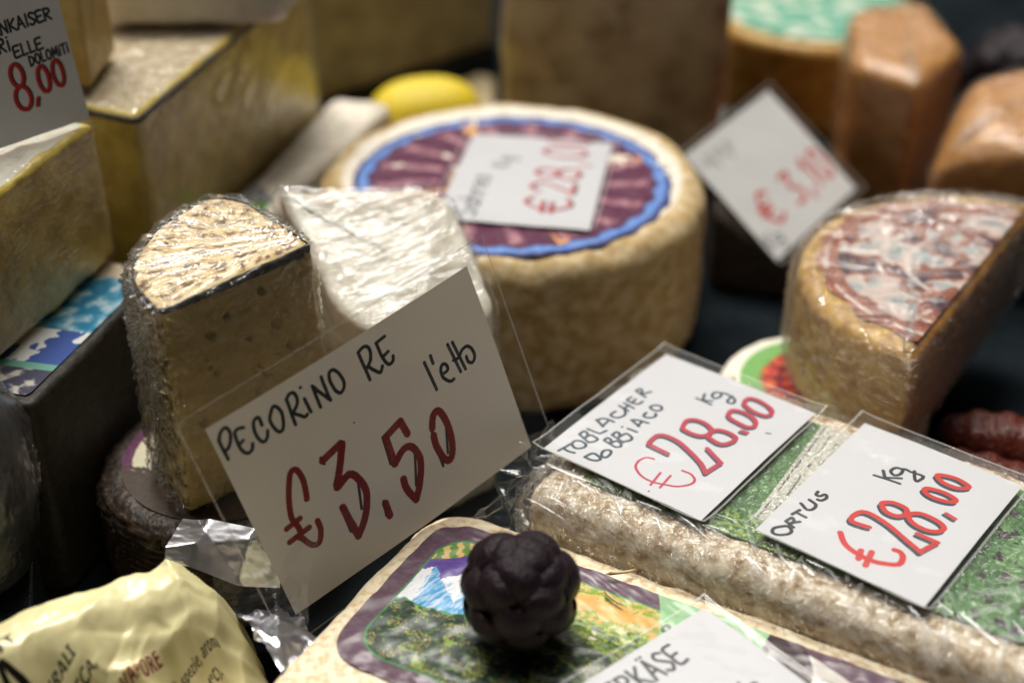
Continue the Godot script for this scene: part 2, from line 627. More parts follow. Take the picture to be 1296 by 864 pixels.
# standing folds of the film, joined into one part: lines is a list of [points, normals, width, height]
func film_folds(parent: Node3D, lines: Array) -> void:
	var o := {"v": PackedVector3Array(), "n": PackedVector3Array(), "u": PackedVector2Array(), "x": PackedInt32Array()}
	for l in lines:
		var pts: Array = l[0]
		var first: int = o.v.size()
		for k in pts.size():
			var along: Vector3 = (pts[mini(k + 1, pts.size() - 1)] - pts[maxi(k - 1, 0)]).normalized()
			var up: Vector3 = l[1][k]
			var side := along.cross(up).normalized()
			var f := float(k) / (pts.size() - 1)
			var taper := pow(maxf(0.0, sin(PI * f)), 0.6)
			var w: float = l[2] * taper * (1.0 + 0.4 * lump.get_noise_2d(k * 0.35, pts[0].x * 900.0))
			var h: float = l[3] * taper * (1.0 + 0.5 * lump.get_noise_2d(k * 0.5 + 40.0, pts[0].z * 900.0))
			var lean: float = 0.25 * lump.get_noise_2d(k * 0.25, pts[0].x * 700.0)
			for j in 5:
				var x := (j / 4.0 - 0.5) * 2.0
				var q: Vector3 = pts[k] + side * (x * w + lean * w * (1.0 - absf(x))) + up * h * pow(1.0 - absf(x), 0.8)
				o.v.append(q)
				o.n.append((up * w + side * (signf(x) * h)).normalized() if j != 2 else up)
		for k in pts.size() - 1:
			for j in 4:
				var a := first + k * 5 + j
				tri_in(o, a, a + 1, a + 6)
				tri_in(o, a, a + 6, a + 5)
	var folds := part("film_folds", mesh_of(o), mats.fold, parent, -parent.position)
	folds.set_meta("kind", "stuff")

# folds on a top whose height is top(x, z): each runs from a random point of the outline in a direction that aim(point) gives
func top_folds(parent: Node3D, ol: Dictionary, count: int, s: int, top, aim, longest: float, width: float) -> void:
	var rng := RandomNumberGenerator.new()
	rng.seed = s
	var box := Rect2(ol.p[0], Vector2.ZERO)
	for q in ol.p:
		box = box.expand(q)
	var shape: PackedVector2Array = inset(ol.p, 0.003)
	var lines: Array = []
	var tries := 0
	while lines.size() < count and tries < count * 12:
		tries += 1
		var at := box.position + Vector2(rng.randf(), rng.randf()) * box.size
		var dir: Vector2 = (aim.call(at) as Vector2).rotated(rng.randf_range(-0.16, 0.16))
		var length := rng.randf_range(0.3, 1.0) * longest
		var bow := rng.randf_range(-0.12, 0.12)
		var w := width * rng.randf_range(0.4, 1.2)
		var tall := rng.randf_range(0.20, 0.55)
		var pts: Array = []
		var ns: Array = []
		for k in 15:
			var f := k / 14.0 - 0.5
			var q := at + dir * f * length + dir.orthogonal() * bow * length * f * f
			if not Geometry2D.is_point_in_polygon(q, shape):
				continue
			var e := 0.001
			var h0: float = top.call(q.x, q.y)
			var nn := Vector3(h0 - top.call(q.x + e, q.y), e, h0 - top.call(q.x, q.y + e)).normalized()
			pts.append(Vector3(q.x, h0, q.y) + nn * 0.0034)
			ns.append(nn)
		if pts.size() >= 5:
			lines.append([pts, ns, w, w * tall])
	film_folds(parent, lines)

func crumpled(w: float, h: float, res: int, amp: float, k: float, s: float) -> ArrayMesh:
	var bend := func(u: float, v: float) -> float:
		return amp * (crinkle.get_noise_3d(u * w * k + s, v * h * k, s * 2.0) + 0.8 * lump.get_noise_3d(u * w * k * 0.5, v * h * k * 0.5, s))
	return leaf(w, h, res, int(res * h / w) + 2, bend)

func lumps(amp: float, k: float, amp2 := 0.0, k2 := 300.0) -> Callable:
	return func(p: Vector3, n: Vector3) -> Vector3:
		return n * (amp * lump.get_noise_3dv(p * k) + amp2 * grain.get_noise_3dv(p * k2))

# ---------------------------------------------------------------- the setting
func setting() -> void:
	var ol := outline([V(-1.6, -2.6), V(1.6, -2.6), V(1.6, 0.0), V(-1.6, 0.0)], 0.02, 0.2)
	var made := body(ol, -0.04, 0.0, 0.004, 0.4)
	var o := part("counter", made.body, mats.counter, self)
	o.set_meta("kind", "structure")
	# added unseen panels behind and above the camera, keeping sky light off the fronts
	var added_shade_wall := BoxMesh.new()
	added_shade_wall.size = Vector3(7.0, 4.2, 0.10)
	var dim := flat(lin(0.06, 0.055, 0.05), 0.8)
	o = part("added_shade_wall", added_shade_wall, dim, self, Vector3(0, 1.0, 1.1))
	o.set_meta("kind", "structure")
	var shade_panel := BoxMesh.new()
	shade_panel.size = Vector3(7.0, 0.03, 1.3)
	o = part("added_shade_roof", shade_panel, dim, self, Vector3(0, 2.2, 0.40))
	o.set_meta("kind", "structure")

# ---------------------------------------------------------------- the big wheel
func big_wheel() -> void:
	var c := V(0.0, -0.848)
	var t := thing("cheese_wheel", "big pale cheese wheel with a round purple and blue label on its top", "cheese", Vector3(c.x, 0, c.y))
	var made := body(circle(c, 0.127, 260), 0.0, 0.11, 0.016, 0.003, lumps(0.0026, 26.0, 0.0005, 130.0), func(kind: int, _e: int) -> String: return "top_rind" if kind == 2 else "side_rind")
	wpart("side_rind", made.side_rind, mats.mottled_rind, t)
	wpart("top_rind", made.top_rind, mats.chalk_rind, t)
	# the label: a purple field in a scalloped blue ring
	var p := PackedVector2Array()
	var e := PackedInt32Array()
	for k in 300:
		var a := TAU * k / 300
		var r := 0.103 * (1.0 + 0.010 * sin(a * 26.0) * (0.5 + 0.5 * sin(a * 3.0)) + 0.008 * lump.get_noise_2d(cos(a) * 3.0, sin(a) * 3.0))
		p.append(c + V(0.0, 0.012) + Vector2.from_angle(a) * r)
		e.append(0)
	var art := func(u: float, v: float) -> Color:
		var d := Vector2(u - 0.5, v - 0.5)
		var r := d.length() * 2.0
		var a := d.angle()
		var w := 0.02 * sin(a * 26.0)
		var n := grain.get_noise_2d(u * 22.0, v * 22.0)
		if r > 0.885 + w * 0.7:
			var edge := lin(0.03, 0.04, 0.16) if r > 0.955 or r < 0.90 + w * 0.7 else lin(0.10, 0.22, 0.55)
			return edge.lightened(0.12 * (0.5 + n))
		var purple := lin(0.085, 0.016, 0.045).lightened(0.05 * (0.5 + n))
		var ray := sin(a * 17.0 + 0.6 * sin(r * 9.0))
		if r > 0.46 and r < 0.85 and ray > 0.25:
			return purple.lerp(lin(0.42, 0.22, 0.24), clampf((ray - 0.25) * 1.6, 0.0, 1.0) * (0.75 + 0.5 * n))
		if r < 0.40:
			return lin(0.45, 0.36, 0.26).lerp(lin(0.30, 0.12, 0.03), clampf(0.5 + n * 1.6, 0.0, 1.0))
		if absf(sin(a * 2.0 + 0.7)) < 0.10:
			return lin(0.62, 0.28, 0.08)
		return purple
	var lab := sheet({"p": p, "e": e}, 0.1112, c + V(-0.104, -0.092), V(0.208, 0), V(0, 0.208), 0.006, func(x: float, z: float) -> float: return 0.0006 * lump.get_noise_2d(x * 60.0, z * 60.0))
	wpart("label", lab, printed(finish(paint(512, 512, art)), 0.35), t)

# ---------------------------------------------------------------- the square cheese in front with the artichoke
func front_cheese() -> void:
	var fv := V(0.875, 0.485)
	var fu := V(0.485, -0.875)
	var k := V(-0.037, -0.577)
	var l := 0.34
	var w := 0.21
	var pts := [k, k + fv * l, k + fv * l - fu * w, k - fu * w]
	var t := thing("square_cheese", "cream coloured square cheese with a picture label and an artichoke on top", "cheese", Vector3(0.05, 0, -0.41))
	var made := body(outline(pts, [0.034, 0.03, 0.03, 0.05], 0.003), 0.0, 0.055, 0.009, 0.003, lumps(0.0012, 45.0, 0.00035, 240.0))
	wpart("rind", made.body, mats.cream_rind, t)
	# label: origin at its far left corner, s along fv, q towards the camera
	var o := k + fv * 0.0115 - fu * 0.0135
	var ll := 0.30
	var lw := 0.108
	var ol := outline([o, o + fv * ll, o + fv * ll - fu * lw, o - fu * lw], [0.022, 0.01, 0.01, 0.022], 0.004)
	var img := paint(1536, 553, label_picture.bind(ll, lw))
	print_text(img, "8", Vector2(668, 118), 62.0, 1.25, lin(0.02, 0.03, 0.02), true)
	var lab := sheet(ol, 0.0562, o, fv * ll, -fu * lw, 0.003, func(x: float, z: float) -> float: return 0.0009 * lump.get_noise_2d(x * 55.0, z * 55.0) + 0.0006 * crinkle.get_noise_2d(x * 40.0, z * 40.0))
	wpart("label", lab, printed(finish(img), 0.33), t)
	artichoke(Vector3(0.0035, 0.0565, -0.476), 0.0262, "dark purple artichoke sitting on the picture label of the square cheese", Vector3(14, 20, -10), 1)
	# specks of dry stalk fallen on the label
	for q in [[Vector3(0.052, 0.0592, -0.515), 0.016, 12.0], [Vector3(0.047, 0.0592, -0.497), 0.013, -52.0]]:
		var s := thing("dry_stalk", "short dry brown stalk lying on the label beside the artichoke, " + ("nearer to the wrapped block" if q[2] > 0.0 else "nearer to the white card"), "stalk", q[0], "dry stalks on the label")
		var rings: Array = []
		var kinds: Array[int] = []
		var e := PackedInt32Array()
		e.resize(7)
		for j in 8:
			var r := PackedVector3Array()
			var f := j / 7.0
			for i in 7:
				var a := TAU * i / 7
				var rad := 0.0009 * (1.0 - 0.3 * f) * (0.05 if j == 0 or j == 7 else 1.0)
				r.append(Vector3((f - 0.5) * q[1], cos(a) * rad + 0.0006 * sin(f * 5.0), sin(a) * rad + 0.001 * sin(f * 4.0)))
			rings.append(r)
			kinds.append(1)
		part("stem", skin(rings, kinds, e, true).body, mats.brown_rind, s)
		s.rotation_degrees.y = q[2]

func label_picture(u: float, v: float, ll: float, lw: float) -> Color:
	var s := u * ll
	var q := v * lw
	var n := 0.8 * lump.get_noise_2d(s * 190.0 + q * 60.0, q * 260.0) + 0.35 * grain.get_noise_2d(s * 420.0, q * 420.0)
	var m := lump.get_noise_2d(s * 70.0, q * 70.0)
	var f := grain.get_noise_2d(s * 500.0, q * 700.0)
	var border := lin(0.080, 0.040, 0.062).lerp(lin(0.15, 0.10, 0.13), clampf(0.4 + 0.5 * n, 0.0, 1.0))
	var in_s := s - 0.0095
	var in_q := minf(q - 0.0095, lw - 0.0095 - q)
	# rounded inner frame
	var rr := 0.016
	var inner := minf(in_s, in_q)
	if in_s < rr and in_q < rr:
		inner = rr - Vector2(rr - in_s, rr - in_q).length()
	if s < 0.118 - 0.10 * (q - 0.03) * (q - 0.03) * 60.0 * 0.2 + 0.012 * sin(q * 40.0):
		if inner < 0.0:
			return border
		if inner < 0.0011:
			return lin(0.05, 0.22, 0.08)
		# striped field in the far corner
		if s + q * 1.35 < 0.052 and q < 0.034 + 0.2 * (s - 0.01):
			if q > 0.0325 + 0.2 * (s - 0.01) - 0.0012:
				return lin(0.75, 0.78, 0.72)
			var st := sin((s * 0.9 - q * 0.5) * 900.0 + 2.0 * n)
			return lin(0.10, 0.22, 0.03).lerp(lin(0.62, 0.42, 0.15), clampf(0.5 + st, 0.0, 1.0))
		# near half: dark shrubs with straw and yellow leaves
		var horizon := 0.062 - 0.10 * s + 0.004 * m - (0.02 if s > 0.075 else 0.0) * smoothstep(0.07, 0.09, s)
		if q > horizon + 0.0:
			if q < horizon + 0.0012 and s < 0.06:
				return lin(0.06, 0.24, 0.09)
			var c := lin(0.012, 0.020, 0.020).lerp(lin(0.035, 0.075, 0.030), clampf(0.5 + n * 1.3, 0.0, 1.0))
			c = c.lerp(lin(0.10, 0.13, 0.15), clampf((m + 0.1) * 0.5, 0.0, 0.5) * clampf(0.5 + f, 0.0, 1.0))
			if n > 0.34:
				c = c.lerp(lin(0.16, 0.26, 0.04), clampf((n - 0.34) * 7.0, 0.0, 1.0))
			if f > 0.30 and m > 0.05:
				c = lin(0.45, 0.36, 0.06)
			var blade := absf(fmod(absf(s * 0.6 - q * 1.2 + 0.01 * m) * 42.0, 1.0) - 0.5)
			if blade < 0.05 and m > 0.0:
				c = lin(0.20, 0.30, 0.07)
			if s > 0.075:
				var lush := clampf(1.0 - (q - horizon) / 0.022, 0.0, 1.0)
				c = c.lerp(lin(0.15, 0.34, 0.03).lerp(lin(0.50, 0.50, 0.05), clampf(0.4 + n, 0.0, 1.0)), lush * clampf(0.75 + n, 0.0, 1.0))
			var path := absf((s - 0.108) + 0.7 * (q - 0.075) + 0.004 * sin(q * 160.0))
			if path < 0.0022:
				c = lin(0.62, 0.50, 0.30)
			return c
		# the right of the picture: ochre meadow
		if s > 0.078 + 0.004 * m:
			var g := lin(0.60, 0.34, 0.09).lerp(lin(0.68, 0.45, 0.16), clampf(0.5 + m, 0.0, 1.0))
			if q < 0.016 + 0.005 * n or (q > horizon - 0.006 and n > -0.1):
				g = g.lerp(lin(0.20, 0.32, 0.04), clampf(0.6 + n * 2.0, 0.0, 1.0))
			return g
		# violet sky and white peaks with blue folds
		for pk in [[0.016, 0.034, 0.9], [0.034, 0.027, 1.15], [0.054, 0.036, 0.8], [0.070, 0.030, 1.0]]:
			var drop: float = q - pk[1] - 0.002 * n
			var off: float = s - pk[0] + 0.0015 * m
			if drop > absf(off) * pk[2]:
				# sunlit and blue sides of the printed peak, with jagged streaks of rock
				var streak := lump.get_noise_2d(off * 380.0 + drop * 120.0, drop * 90.0)
				if off > 0.10 * drop + 0.003 * streak:
					return lin(0.03, 0.26, 0.52).lerp(lin(0.40, 0.50, 0.66), clampf(0.55 + streak * 1.5, 0.0, 1.0))
				return lin(0.68, 0.69, 0.71).lerp(lin(0.20, 0.36, 0.60), clampf(streak * 2.0 - 0.5, 0.0, 0.8))
		return lin(0.085, 0.045, 0.24).lightened(0.06 * (0.5 + n))
	if q < 0.0 or inner < -1.0:
		return border
	if s < 0.172:
		if in_q < 0.0:
			return lin(0.24, 0.42, 0.22)
		return lin(0.26, 0.46, 0.24).lerp(lin(0.10, 0.30, 0.10), clampf(m * 1.2, 0.0, 0.8))
	if s < 0.188 + 0.01 * sin(q * 80.0):
		return lin(0.035, 0.014, 0.022)
	if q < 0.010 + 0.006 * sin(s * 60.0):
		return border
	# grey maker's patch with a round stamp
	var d := Vector2(s - 0.204, q - 0.026).length()
	if absf(d - 0.0105) < 0.00035 or (d < 0.006 and absf(f) < 0.06):
		return lin(0.20, 0.19, 0.18)
	return lin(0.52, 0.49, 0.45).lightened(0.04 * n)

func artichoke(at: Vector3, r: float, label: String, turn: Vector3, s: int) -> void:
	var t := thing("artichoke", label, "artichoke", at)
	var rng := RandomNumberGenerator.new()
	rng.seed = 40 + s
	# everything hangs from the thing's base; the axis is tipped by the rotation
	var spin := Basis.from_euler(turn * PI / 180.0)
	var mid := Vector3(0, r * 1.01, 0)
	var core := SphereMesh.new()
	core.radius = r * 0.88
	core.height = r * 1.74
	core.radial_segments = 32
	core.rings = 18
	part("heart", core, mats.bract, t, mid)
	var rows := [[10.0, 3, 50.0, 60.0], [33.0, 4, 50.0, 56.0], [57.0, 5, 54.0, 54.0], [83.0, 6, 56.0, 47.0], [109.0, 6, 52.0, 47.0], [137.0, 5, 44.0, 52.0]]
	for j in rows.size():
		var row: Array = rows[j]
		var variants: Array[ArrayMesh] = []
		for k in 2:
			variants.append(bract(r, deg_to_rad(row[0]), deg_to_rad(row[2]), deg_to_rad(row[3]), 1.0 + 0.03 * k, 3.0 * k + j))
		for k in row[1]:
			var o := part("bract", variants[k % 2], mats.bract, t, mid)
			o.basis = spin * Basis(Vector3.UP, TAU * (k + 0.5 * (j % 2) + rng.randf_range(-0.10, 0.10)) / row[1]) * Basis(Vector3(0, 0, 1), rng.randf_range(-0.07, 0.07))

# one fleshy scale lying on a ball of radius r: broad, rounded, its tip standing a little off
func bract(r: float, theta: float, length: float, width: float, fat: float, s: float) -> ArrayMesh:
	var rings: Array = []
	var kinds: Array[int] = []
	var e := PackedInt32Array()
	e.resize(13)
	for j in 15:
		var f := j / 14.0
		var half := width * 0.62 * pow(maxf(0.0, 1.0 - pow(absf(f - 0.42) / 0.58, 2.4)), 0.5)
		var th := theta + length * (0.55 - f)
		var row := PackedVector3Array()
		for i in 13:
			var x := i / 6.0 - 1.0
			var lon := x * half
			var rad := r * fat * (0.84 + 0.12 * f * f + 0.165 * (1.0 - x * x) * sin(PI * pow(minf(1.0, f * 1.03), 1.25)) + 0.012 * lump.get_noise_2d(x * 1.5 + s, f * 2.0) + 0.010 * crinkle.get_noise_2d(x * 2.2 + s, f * 0.6))
			# a patch around (theta, 0): step along the meridian, then sideways
			var d := Vector3(0, cos(th), sin(th))
			var side := Vector3(1, 0, 0)
			row.append((d * cos(lon) + side * sin(lon)) * rad)
		rings.append(row)
		kinds.append(1)
	return skin(rings, kinds, e, false).body

# ---------------------------------------------------------------- the long wrapped block on the right
func wrapped_block() -> void:
	var vv := V(0.85, 0.527)
	var uu := V(0.527, -0.85)
	var k := V(0.004, -0.560)
	var l := 0.36
	var w := 0.148
	var pts := [k, k + vv * l, k + vv * l + uu * w, k + uu * w]
	var t := thing("wrapped_cheese_block", "long beige rinded cheese block in cling film carrying two white price cards", "cheese", Vector3(0.2, 0, -0.52))
	var ol := outline(pts, [0.014, 0.02, 0.02, 0.02], 0.0022)
	var made := body(ol, 0.0, 0.0735, 0.014, 0.0022, lumps(0.0018, 45.0, 0.0006, 160.0))
	wpart("rind", made.body, mats.hairy_rind, t)
	# green printed label on the top
	var o := k + vv * 0.022 + uu * 0.021
	var ll := 0.315
	var lw := 0.108
	var art := func(u: float, v: float) -> Color:
		var s := u * ll
		var q := v * lw
		var n := grain.get_noise_2d(s * 200.0, q * 200.0)
		var m := lump.get_noise_2d(s * 45.0, q * 45.0)
		var g := lin(0.045, 0.13, 0.032).lerp(lin(0.14, 0.27, 0.10), clampf(0.5 + m, 0.0, 1.0))
		if s > 0.086 and s < 0.122 and q > 0.018:
			return lin(0.50, 0.49, 0.42).lightened(0.03 * n)
		if q < 0.018 and s < 0.13:
			return lin(0.03, 0.10, 0.02).lerp(lin(0.24, 0.34, 0.06), clampf(0.45 + n * 1.6, 0.0, 1.0))
		# rows of dark rounded printing on the green
		if s > 0.14:
			var word := lump.get_noise_2d(s * 150.0, q * 95.0)
			if word > 0.22 and fmod(q * 62.0, 1.0) < 0.62:
				return lin(0.035, 0.018, 0.026)
		return g.lightened(0.05 * n)
	var img := paint(1280, 504, art)
	# the fine print on the pale strip is too small to read: short broken rows of marks
	var pen := RandomNumberGenerator.new()
	pen.seed = 17
	for row in 6:
		var yy := 490.0 - 20.0 * (row % 3)
		while yy > 70.0:
			var run := pen.randf_range(4.0, 22.0)
			if pen.randf() < 0.8:
				stroke(img, Vector2(358 + row * 21 + pen.randf_range(-1.5, 1.5), yy), Vector2(358 + row * 21 + pen.randf_range(-1.5, 1.5), yy - run), pen.randf_range(1.2, 2.6), lin(0.08, 0.08, 0.07))
			yy -= run + pen.randf_range(4.0, 10.0)
	var lol := outline([o, o + vv * ll, o + vv * ll + uu * lw, o + uu * lw], 0.006, 0.004)
	var lab := sheet(lol, 0.0752, o + uu * lw, vv * ll, -uu * lw, 0.004, func(x: float, z: float) -> float: return 0.0004 * lump.get_noise_2d(x * 60.0, z * 60.0))
	var turned := img.duplicate() as Image
	turned.flip_y()
	wpart("label", lab, printed(finish(turned), 0.4), t)
	# film: pulled along the block, gathered at the near end
	var pull := creases(0.0026, Vector3(uu.x, 0.25, uu.y), 105.0, 34.0, 3.0)
	var pull2 := creases(0.0024, Vector3(vv.x, 0, vv.y), 90.0, 14.0, 8.0)
	var far_end := k + vv * 0.23
	var moves := func(p: Vector3, n: Vector3) -> Vector3:
		var q := V(p.x, p.z) - far_end
		var f := smoothstep(-0.04, 0.05, q.dot(vv))
		var calm := 1.0 - 0.72 * smoothstep(0.5, 0.95, n.y) * (1.0 - f)
		var side := 1.0 - smoothstep(0.55, 0.95, n.y)
		var ta := V(p.x, p.z).dot(vv)
		var tb := p.y - V(p.x, p.z).dot(uu)
		var rough := crinkle.get_noise_2d(ta * 95.0 + tb * 45.0, tb * 24.0) + 0.6 * crinkle.get_noise_2d(ta * 150.0 - tb * 60.0, tb * 48.0 + 9.0)
		return (pull.call(p, n) * (1.0 - f) + pull2.call(p, n) * f * 1.5) * calm + n * side * (0.0026 * rough + 0.0014)
	film_over(t, outline(pts, [0.014, 0.02, 0.02, 0.02], 0.0013), 0.002, 0.0735, 0.015, 0.0013, 0.0032, moves, null, Vector3(13, 7, 13), 0.24)
	# folds over the near edge, and long ones across the far right of the top
	var rng := RandomNumberGenerator.new()
	rng.seed = 3
	var lines: Array = []
	for i in 150:
		var s0 := rng.randf_range(0.012, 0.33)
		var b0 := rng.randf_range(-0.020, 0.030)
		var length := rng.randf_range(0.008, 0.030)
		var slant := rng.randf_range(-0.2, 1.6)
		var pts2: Array = []
		var ns: Array = []
		for j in 11:
			var f := j / 10.0 - 0.5
			var s1 := s0 + f * length * cos(slant)
			var b1 := b0 + f * length * sin(slant)
			# b runs from the top (negative) over the rounded edge and down the near side
			var r := 0.0175
			var pos := Vector2(0, 0)
			var nor := Vector2(0, 1)
			if b1 < 0.0:
				pos = Vector2(-0.014 + b1, 0.0770)
			elif b1 < r * PI / 2:
				var t1 := b1 / r
				nor = Vector2(sin(t1), cos(t1))
				pos = Vector2(-0.014, 0.0595) + nor * r
			else:
				nor = Vector2(1, 0)
				pos = Vector2(0.0035, 0.0595 - (b1 - r * PI / 2))
			var on := k + vv * s1 - uu * pos.x
			pts2.append(Vector3(on.x, pos.y, on.y) + Vector3(-uu.x * nor.x, nor.y, -uu.y * nor.x) * 0.0008)
			ns.append(Vector3(-uu.x * nor.x, nor.y, -uu.y * nor.x))
		var wide := rng.randf_range(0.0006, 0.0018)
		lines.append([pts2, ns, wide, wide * rng.randf_range(0.3, 0.9)])
	film_folds(t, lines)
	var far_right := {"p": outline([k + vv * 0.20 + uu * 0.01, k + vv * 0.345 + uu * 0.01, k + vv * 0.345 + uu * 0.14, k + vv * 0.235 + uu * 0.14], 0.01, 0.01).p, "e": PackedInt32Array()}
	top_folds(t, far_right, 60, 4, func(_x: float, _z: float) -> float: return 0.0738, func(_q: Vector2) -> Vector2: return V(0.93, -0.20), 0.07, 0.0021)
	# the loose gathered corner of the film
	var tuft := part("film_tuft", crumpled(0.045, 0.05, 60, 0.012, 34.0, 4.0), mats.film, t)
	tuft.position = Vector3(0.004, 0.052, -0.566) - t.position
	tuft.rotation_degrees = Vector3(-8, 35, 16)
	var tuft2 := part("film_tuft", crumpled(0.05, 0.03, 60, 0.008, 40.0, 9.0), mats.film, t)
	tuft2.position = Vector3(0.012, 0.066, -0.590) - t.position
	tuft2.rotation_degrees = Vector3(-30, 62, -6)

# ---------------------------------------------------------------- left: stacked blocks and what stands before them
func left_side() -> void:
	# dark block with a printed mountain label on its top
	var t := thing("label_block", "dark cheese block with a blue and white mountain label on its top", "cheese", Vector3(-0.3, 0, -0.65))
	var pts := [V(-0.232, -0.566), V(-0.196, -0.700), V(-0.40, -0.78), V(-0.46, -0.60)]
	var ol := outline(pts, 0.006, 0.006)
	wpart("side", body(ol, 0.0, 0.12, 0.004, 0.006, lumps(0.0012, 40.0)).body, mats.dark_side, t)
	var art := func(u: float, v: float) -> Color:
		var n := grain.get_noise_2d(u * 9.0, v * 9.0)
		if v < 0.40:
			return lin(0.02, 0.20, 0.36).lerp(lin(0.40, 0.55, 0.62), clampf(0.35 + n * 1.2, 0.0, 1.0))
		if v < 0.62:
			var ridge := absf(fmod(u * 4.0 + 0.2 * n, 1.0) - 0.5)
			return lin(0.75, 0.76, 0.74) if ridge > 0.22 + 0.6 * (v - 0.4) else lin(0.05, 0.10, 0.34)
		if v < 0.66:
			return lin(0.16, 0.40, 0.30)
		if v < 0.82:
			return lin(0.06, 0.06, 0.10).lerp(lin(0.55, 0.52, 0.46), clampf(n * 2.4, 0.0, 1.0))
		return lin(0.62, 0.52, 0.38)
	var lol := outline([V(-0.236, -0.573), V(-0.201, -0.697), V(-0.33, -0.745), V(-0.36, -0.61)], 0.004, 0.006)
	wpart("label", sheet(lol, 0.1208, V(-0.34, -0.715), V(0.14, 0.03), V(-0.03, 0.14), 0.008), printed(finish(paint(256, 256, art)), 0.35), t)

	# pale block standing on it, with the price card
	t = thing("pale_block", "tall olive sided cheese block with cream top under the 8,00 card", "cheese", Vector3(-0.32, 0.1235, -0.65))
	pts = [V(-0.225, -0.710), V(-0.262, -0.585), V(-0.44, -0.63), V(-0.40, -0.745)]
	ol = outline(pts, 0.004, 0.005)
	var made := body(ol, 0.1236, 0.205, 0.004, 0.005, lumps(0.0024, 28.0, 0.0004, 200.0), func(kind: int, _e: int) -> String: return "top" if kind == 2 else "side")
	wpart("side", made.side, mats.olive_paste, t)
	wpart("top", made.top, mats.white_paste, t)
	film_over(t, ol, 0.1250, 0.205, 0.003, 0.003, 0.0015, creases(0.0012, Vector3(0.3, 0.3, -0.9), 45.0, 9.0, 31.0), null, Vector3(6, 14, 6), 0.06)

	# big block behind it
	t = thing("tall_cheese_block", "big tan topped cheese block with a dark rind line along its upper edge", "cheese", Vector3(-0.24, 0, -0.87))
	pts = [V(-0.211, -0.742), V(-0.146, -1.000), V(-0.34, -1.05), V(-0.41, -0.80), V(-0.245, -0.757)]
	ol = outline(pts, [0.004, 0.006, 0.006, 0.006, 0.004], 0.006)
	made = body(ol, 0.0, 0.195, 0.003, 0.006, lumps(0.0024, 24.0, 0.0004, 200.0), func(kind: int, _e: int) -> String: return "top" if kind == 2 else "side")
	wpart("side", made.side, mats.olive_paste, t)
	wpart("top", made.top, mats.tan_top, t)
	var band := {"p": inset(ol.p, -0.0012), "e": ol.e}
	wpart("rind_line", body(band, 0.1895, 0.1935, 0.0012, 0.004, lumps(0.0008, 90.0)).body, mats.black_rind, t)
	film_over(t, ol, 0.002, 0.195, 0.004, 0.004, 0.0030, creases(0.0020, Vector3(0.3, 0.5, -0.8), 60.0, 12.0, 41.0), null, Vector3(6, 14, 6), 0.06)

	# wrapped piece lying on the big block, and a yellow slab beside it
	t = thing("wrapped_piece", "cream cheese piece in shiny film lying on the tan topped block", "cheese", Vector3(-0.2, 0.199, -0.93))
	ol = outline([V(-0.262, -0.872), V(-0.146, -0.878), V(-0.130, -0.985), V(-0.26, -0.99)], 0.010, 0.005)
	var sl := func(_x: float, z: float) -> float: return 0.226 + 0.45 * clampf(-0.872 - z, 0.0, 0.07)
	made = body(ol, 0.1995, 0.24, 0.008, 0.005, lumps(0.0016, 40.0), null, sl)
	wpart("paste", made.body, mats.white_paste, t)
	film_over(t, ol, 0.2005, 0.24, 0.009, 0.003, 0.0020, creases(0.0022, Vector3(1, 0.2, 0), 50.0, 14.0, 51.0), sl)
	t = thing("yellow_slab", "upright yellow cheese slab half hidden behind the 8,00 card", "cheese", Vector3(-0.27, 0.1995, -0.80))
	ol = outline([V(-0.2415, -0.770), V(-0.2415, -0.83), V(-0.31, -0.845), V(-0.31, -0.79)], 0.004, 0.005)
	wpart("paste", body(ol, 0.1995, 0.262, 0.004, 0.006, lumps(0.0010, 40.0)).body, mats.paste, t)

	# black boxes and the dark ball in film at the left edge
	t = thing("black_box", "low black box under the dark cheese ball at the left edge", "box", Vector3(-0.27, 0, -0.52))
	ol = outline([V(-0.2225, -0.492), V(-0.238, -0.548), V(-0.34, -0.53), V(-0.33, -0.470)], 0.003, 0.006)
	made = body(ol, 0.0, 0.052, 0.002, 0.006, null, func(kind: int, _e: int) -> String: return "lid" if kind == 2 else "side")
	wpart("side", made.side, mats.black_wax, t)
	wpart("lid", made.lid, mats.black_wax, t)
	t = thing("dark_cheese_ball", "round black waxed cheese in creased clear film at the left edge", "cheese", Vector3(-0.270, 0.0525, -0.522))
	made = body(circle(V(-0.270, -0.522), 0.045, 70), 0.0525, 0.165, 0.044, 0.004, lumps(0.002, 30.0), null, null, 0.02)
	wpart("wax", made.body, mats.black_wax, t)
	film_over(t, circle(V(-0.270, -0.522), 0.045, 120), 0.0535, 0.165, 0.044, 0.0025, 0.0035, creases(0.0028, Vector3(0.1, 1, 0.1), 60.0, 10.0, 61.0), null, Vector3(14, 4, 14), 0.05)

